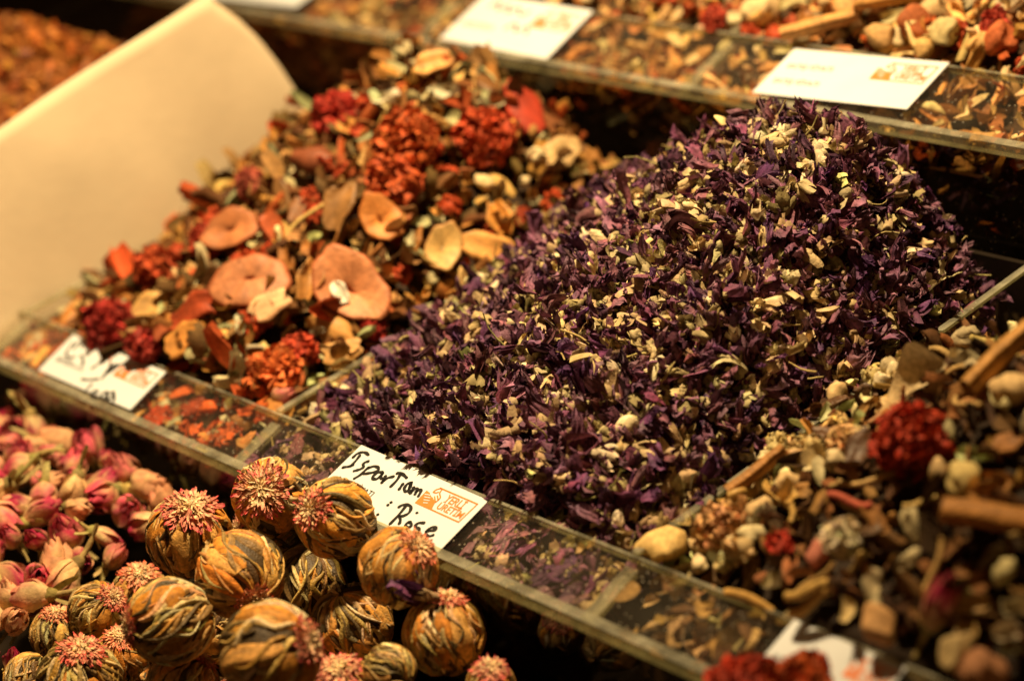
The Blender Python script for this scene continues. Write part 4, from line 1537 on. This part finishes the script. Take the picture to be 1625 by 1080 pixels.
def st(pts):
    """traced points -> position on the tag (share of its width, share of its height)"""
    a = np.array([[1120., -440.], [468., 450.]])
    ia = np.linalg.inv(a)
    return [tuple(ia @ (np.array(q, float) - np.array([440., 92.]))) for q in pts]


ISP = [[(365, 215), (400, 180), (440, 165), (480, 165), (510, 188)], [(430, 192), (395, 240), (345, 297)], [(272, 308), (310, 301), (350, 292), (372, 282)],
       [(512, 245), (480, 255), (462, 275), (466, 298), (440, 318), (405, 330), (376, 338)],
       [(515, 300), (480, 330), (440, 370), (380, 408)], [(500, 312), (560, 290), (600, 302), (598, 328), (550, 347), (500, 357), (468, 362)],
       [(640, 342), (600, 345), (560, 375), (550, 400), (585, 406), (625, 375), (645, 347)], [(642, 347), (624, 385), (634, 402)],
       [(668, 375), (650, 410), (633, 440)], [(648, 420), (690, 392), (742, 378)],
       [(800, 358), (770, 410), (712, 472)], [(768, 350), (800, 345), (830, 362), (858, 388)],
       [(825, 440), (805, 468), (788, 494)],
       [(895, 430), (862, 442), (836, 480), (842, 506), (868, 500), (890, 460), (902, 425)], [(896, 440), (878, 480), (882, 516)],
       [(920, 468), (905, 495), (888, 527)], [(900, 505), (935, 480), (950, 490), (928, 533)], [(935, 512), (970, 488), (982, 502), (958, 548)],
       [(845, 640), (790, 710), (708, 797)], [(785, 648), (820, 628), (865, 625), (893, 645), (878, 690), (830, 720), (785, 726)], [(795, 726), (800, 760), (790, 792)],
       [(880, 770), (850, 790), (848, 812), (880, 815), (897, 792), (880, 770)],
       [(1008, 775), (962, 776), (930, 800), (940, 818), (965, 825), (955, 850), (925, 858)],
       [(1020, 845), (1060, 838), (1100, 830), (1108, 812), (1075, 808), (1035, 835), (1018, 868), (1045, 885), (1085, 872)],
       [(720, 606), (716, 611)], [(692, 630), (688, 635)], [(603, 716), (599, 721)], [(577, 740), (573, 745)], [(946, 689), (944, 692)]]
LOGO_FILL = st([(930, 600), (980, 548), (1033, 493), (1058, 512), (1072, 545), (1108, 590), (1090, 622), (1075, 652)])
LOGO_LINES = [st([(1150, 468), (1465, 597)])] + [st([(1465, 597), (1300, 755)])] + [st([(1300, 755), (935, 602)])] + [st([(1095, 500), (1120, 482), (1165, 474), (1145, 515), (1150, 553), (1110, 592)]), st([(1090, 505), (1110, 512), (1135, 505)]), st([(1078, 556), (1086, 590)]), st([(1100, 545), (1106, 592)]), st([(1124, 538), (1130, 575)])]
LOGO_WHITE = [st([(1018, 528), (1062, 535)]), st([(1012, 552), (1062, 558)]), st([(1008, 577), (1056, 582)]), st([(1004, 602), (1040, 604)])]


def box_st(p0, p1, capv):
    """baseline start, baseline end and the top of the last capital -> print box"""
    (s0, t0), (s1, t1), (s2, t2) = st([p0, p1, capv])
    return s0, (t0 + t1) / 2, s1, (t0 + t1) / 2 - t2


LOGO_T1 = box_st((1172, 583), (1328, 645), (1372, 578))
LOGO_T2 = box_st((1105, 642), (1310, 728), (1352, 668))
SF = box_st((205, 425), (535, 566), (572, 520))
satis = ('printed_words', 'SATIŞ FİYATI', *SF, M_GREY, .004)

price_tag((575, 708), (777, 796), (697, 878), 2, 'white price tag with black handwriting in front of the purple flowers', [st(l) for l in ISP], [satis])
# left tag: heart-like tick and short word, out of focus
LOVE = [[(650, 245), (620, 290), (600, 350), (640, 375), (680, 365)], [(690, 245), (655, 300)], [(725, 360), (745, 375), (755, 430)], [(745, 440), (760, 425)],
        [(930, 385), (880, 430), (830, 465)], [(985, 415), (975, 450), (940, 520), (925, 545)], [(1075, 430), (1010, 450), (960, 500), (930, 540)], [(990, 440), (1000, 470), (960, 505)], [(1015, 430), (1040, 445), (985, 490)],
        [(760, 550), (820, 555), (900, 548)], [(850, 590), (820, 625), (800, 665)],
        [(860, 680), (890, 665), (905, 645), (870, 645), (855, 680), (880, 708), (920, 700)], [(985, 650), (945, 660), (935, 690), (960, 700), (985, 660)], [(1040, 650), (1000, 660), (985, 690), (1010, 705), (1040, 665), (1045, 720)]]


def st_left(pts):
    a = np.array([[(265 - 118) * 5.4, (218 - 265) * 5.4], [(590 - 533) * 5.4, (645 - 590) * 5.4]])
    ia = np.linalg.inv(a)
    return [tuple(ia @ (np.array(q, float) - np.array([118 * 5.4, 33 * 5.4]))) for q in pts]


price_tag((118, 533), (265, 592), (208, 652), 2, 'white price tag above the rosebuds, short black word with a tick', [st_left(l) for l in LOVE], [satis, ('printed_words', 'SATIŞ', .06, .62, .22, .07, M_GREY, .004)])
SCR = [[(.15, .25), (.20, .12), (.24, .28), (.30, .16), (.34, .30), (.40, .18), (.46, .30), (.52, .2)], [(.45, .62), (.50, .48), (.56, .62), (.62, .50), (.66, .64)]]
price_tag((772, -8), (942, 20), (868, 96), 3, 'white price tag on the back lip above the red flower mix', SCR, [satis])
price_tag((1262, 80), (1508, 102), (1440, 176), 3, 'white price tag on the right of the back lip, without handwriting', (), [('printed_words', 'SATIŞ FİYATI', .06, .42, .36, .10, M_GREY, .004), ('printed_words', 'SATIŞ FİYATI', .06, .75, .36, .10, M_GREY, .004)])
price_tag((345, -40), (520, -22), (470, 14), 3, 'white price tag at the left end of the back lip, cut by the top edge', (), [])
price_tag((1262, 985), (1440, 1062), (1370, 1150), 2, 'white price tag at the bottom edge behind a blurred red flower', (), [satis])

# ------------------------------------------------------------------ loose things on the lips
r = np.random.default_rng(71)
for px, py, rp, lb in ((1190, 1112, 60, 'blurred dark red flower head lying on the lip at the bottom edge, left one'), (1280, 1105, 58, 'blurred orange-red flower head lying on the lip at the bottom edge, right one')):
    p = lip_hit(px, py, 2)
    R_ = rp * depth(p) / FPX
    thing('red_flower_head', ruffle_head(r, R_, (.42, .04, .015) if px < 1200 else (.50, .09, .02), 90, .6), M_PETAL, p + np.array([0, -.15, .98]) * R_ * .55, rot_to((0, -.2, 1), 1.), lb, 'dried flower', 'red flower heads on the lip')
# purple flower on the right-hand tea ball
e = empty('mallow_flower', (.0085, -.0125, -.0045), rot_to(scr(-.7, .35, .2), 1.0), 1.05)
tag(e, 'loose purple mallow flower with a pale calyx lying on a tea ball', 'dried flower')
part('petals', pet_hi[3], e)
part('calyx', cal_hi[2], e)
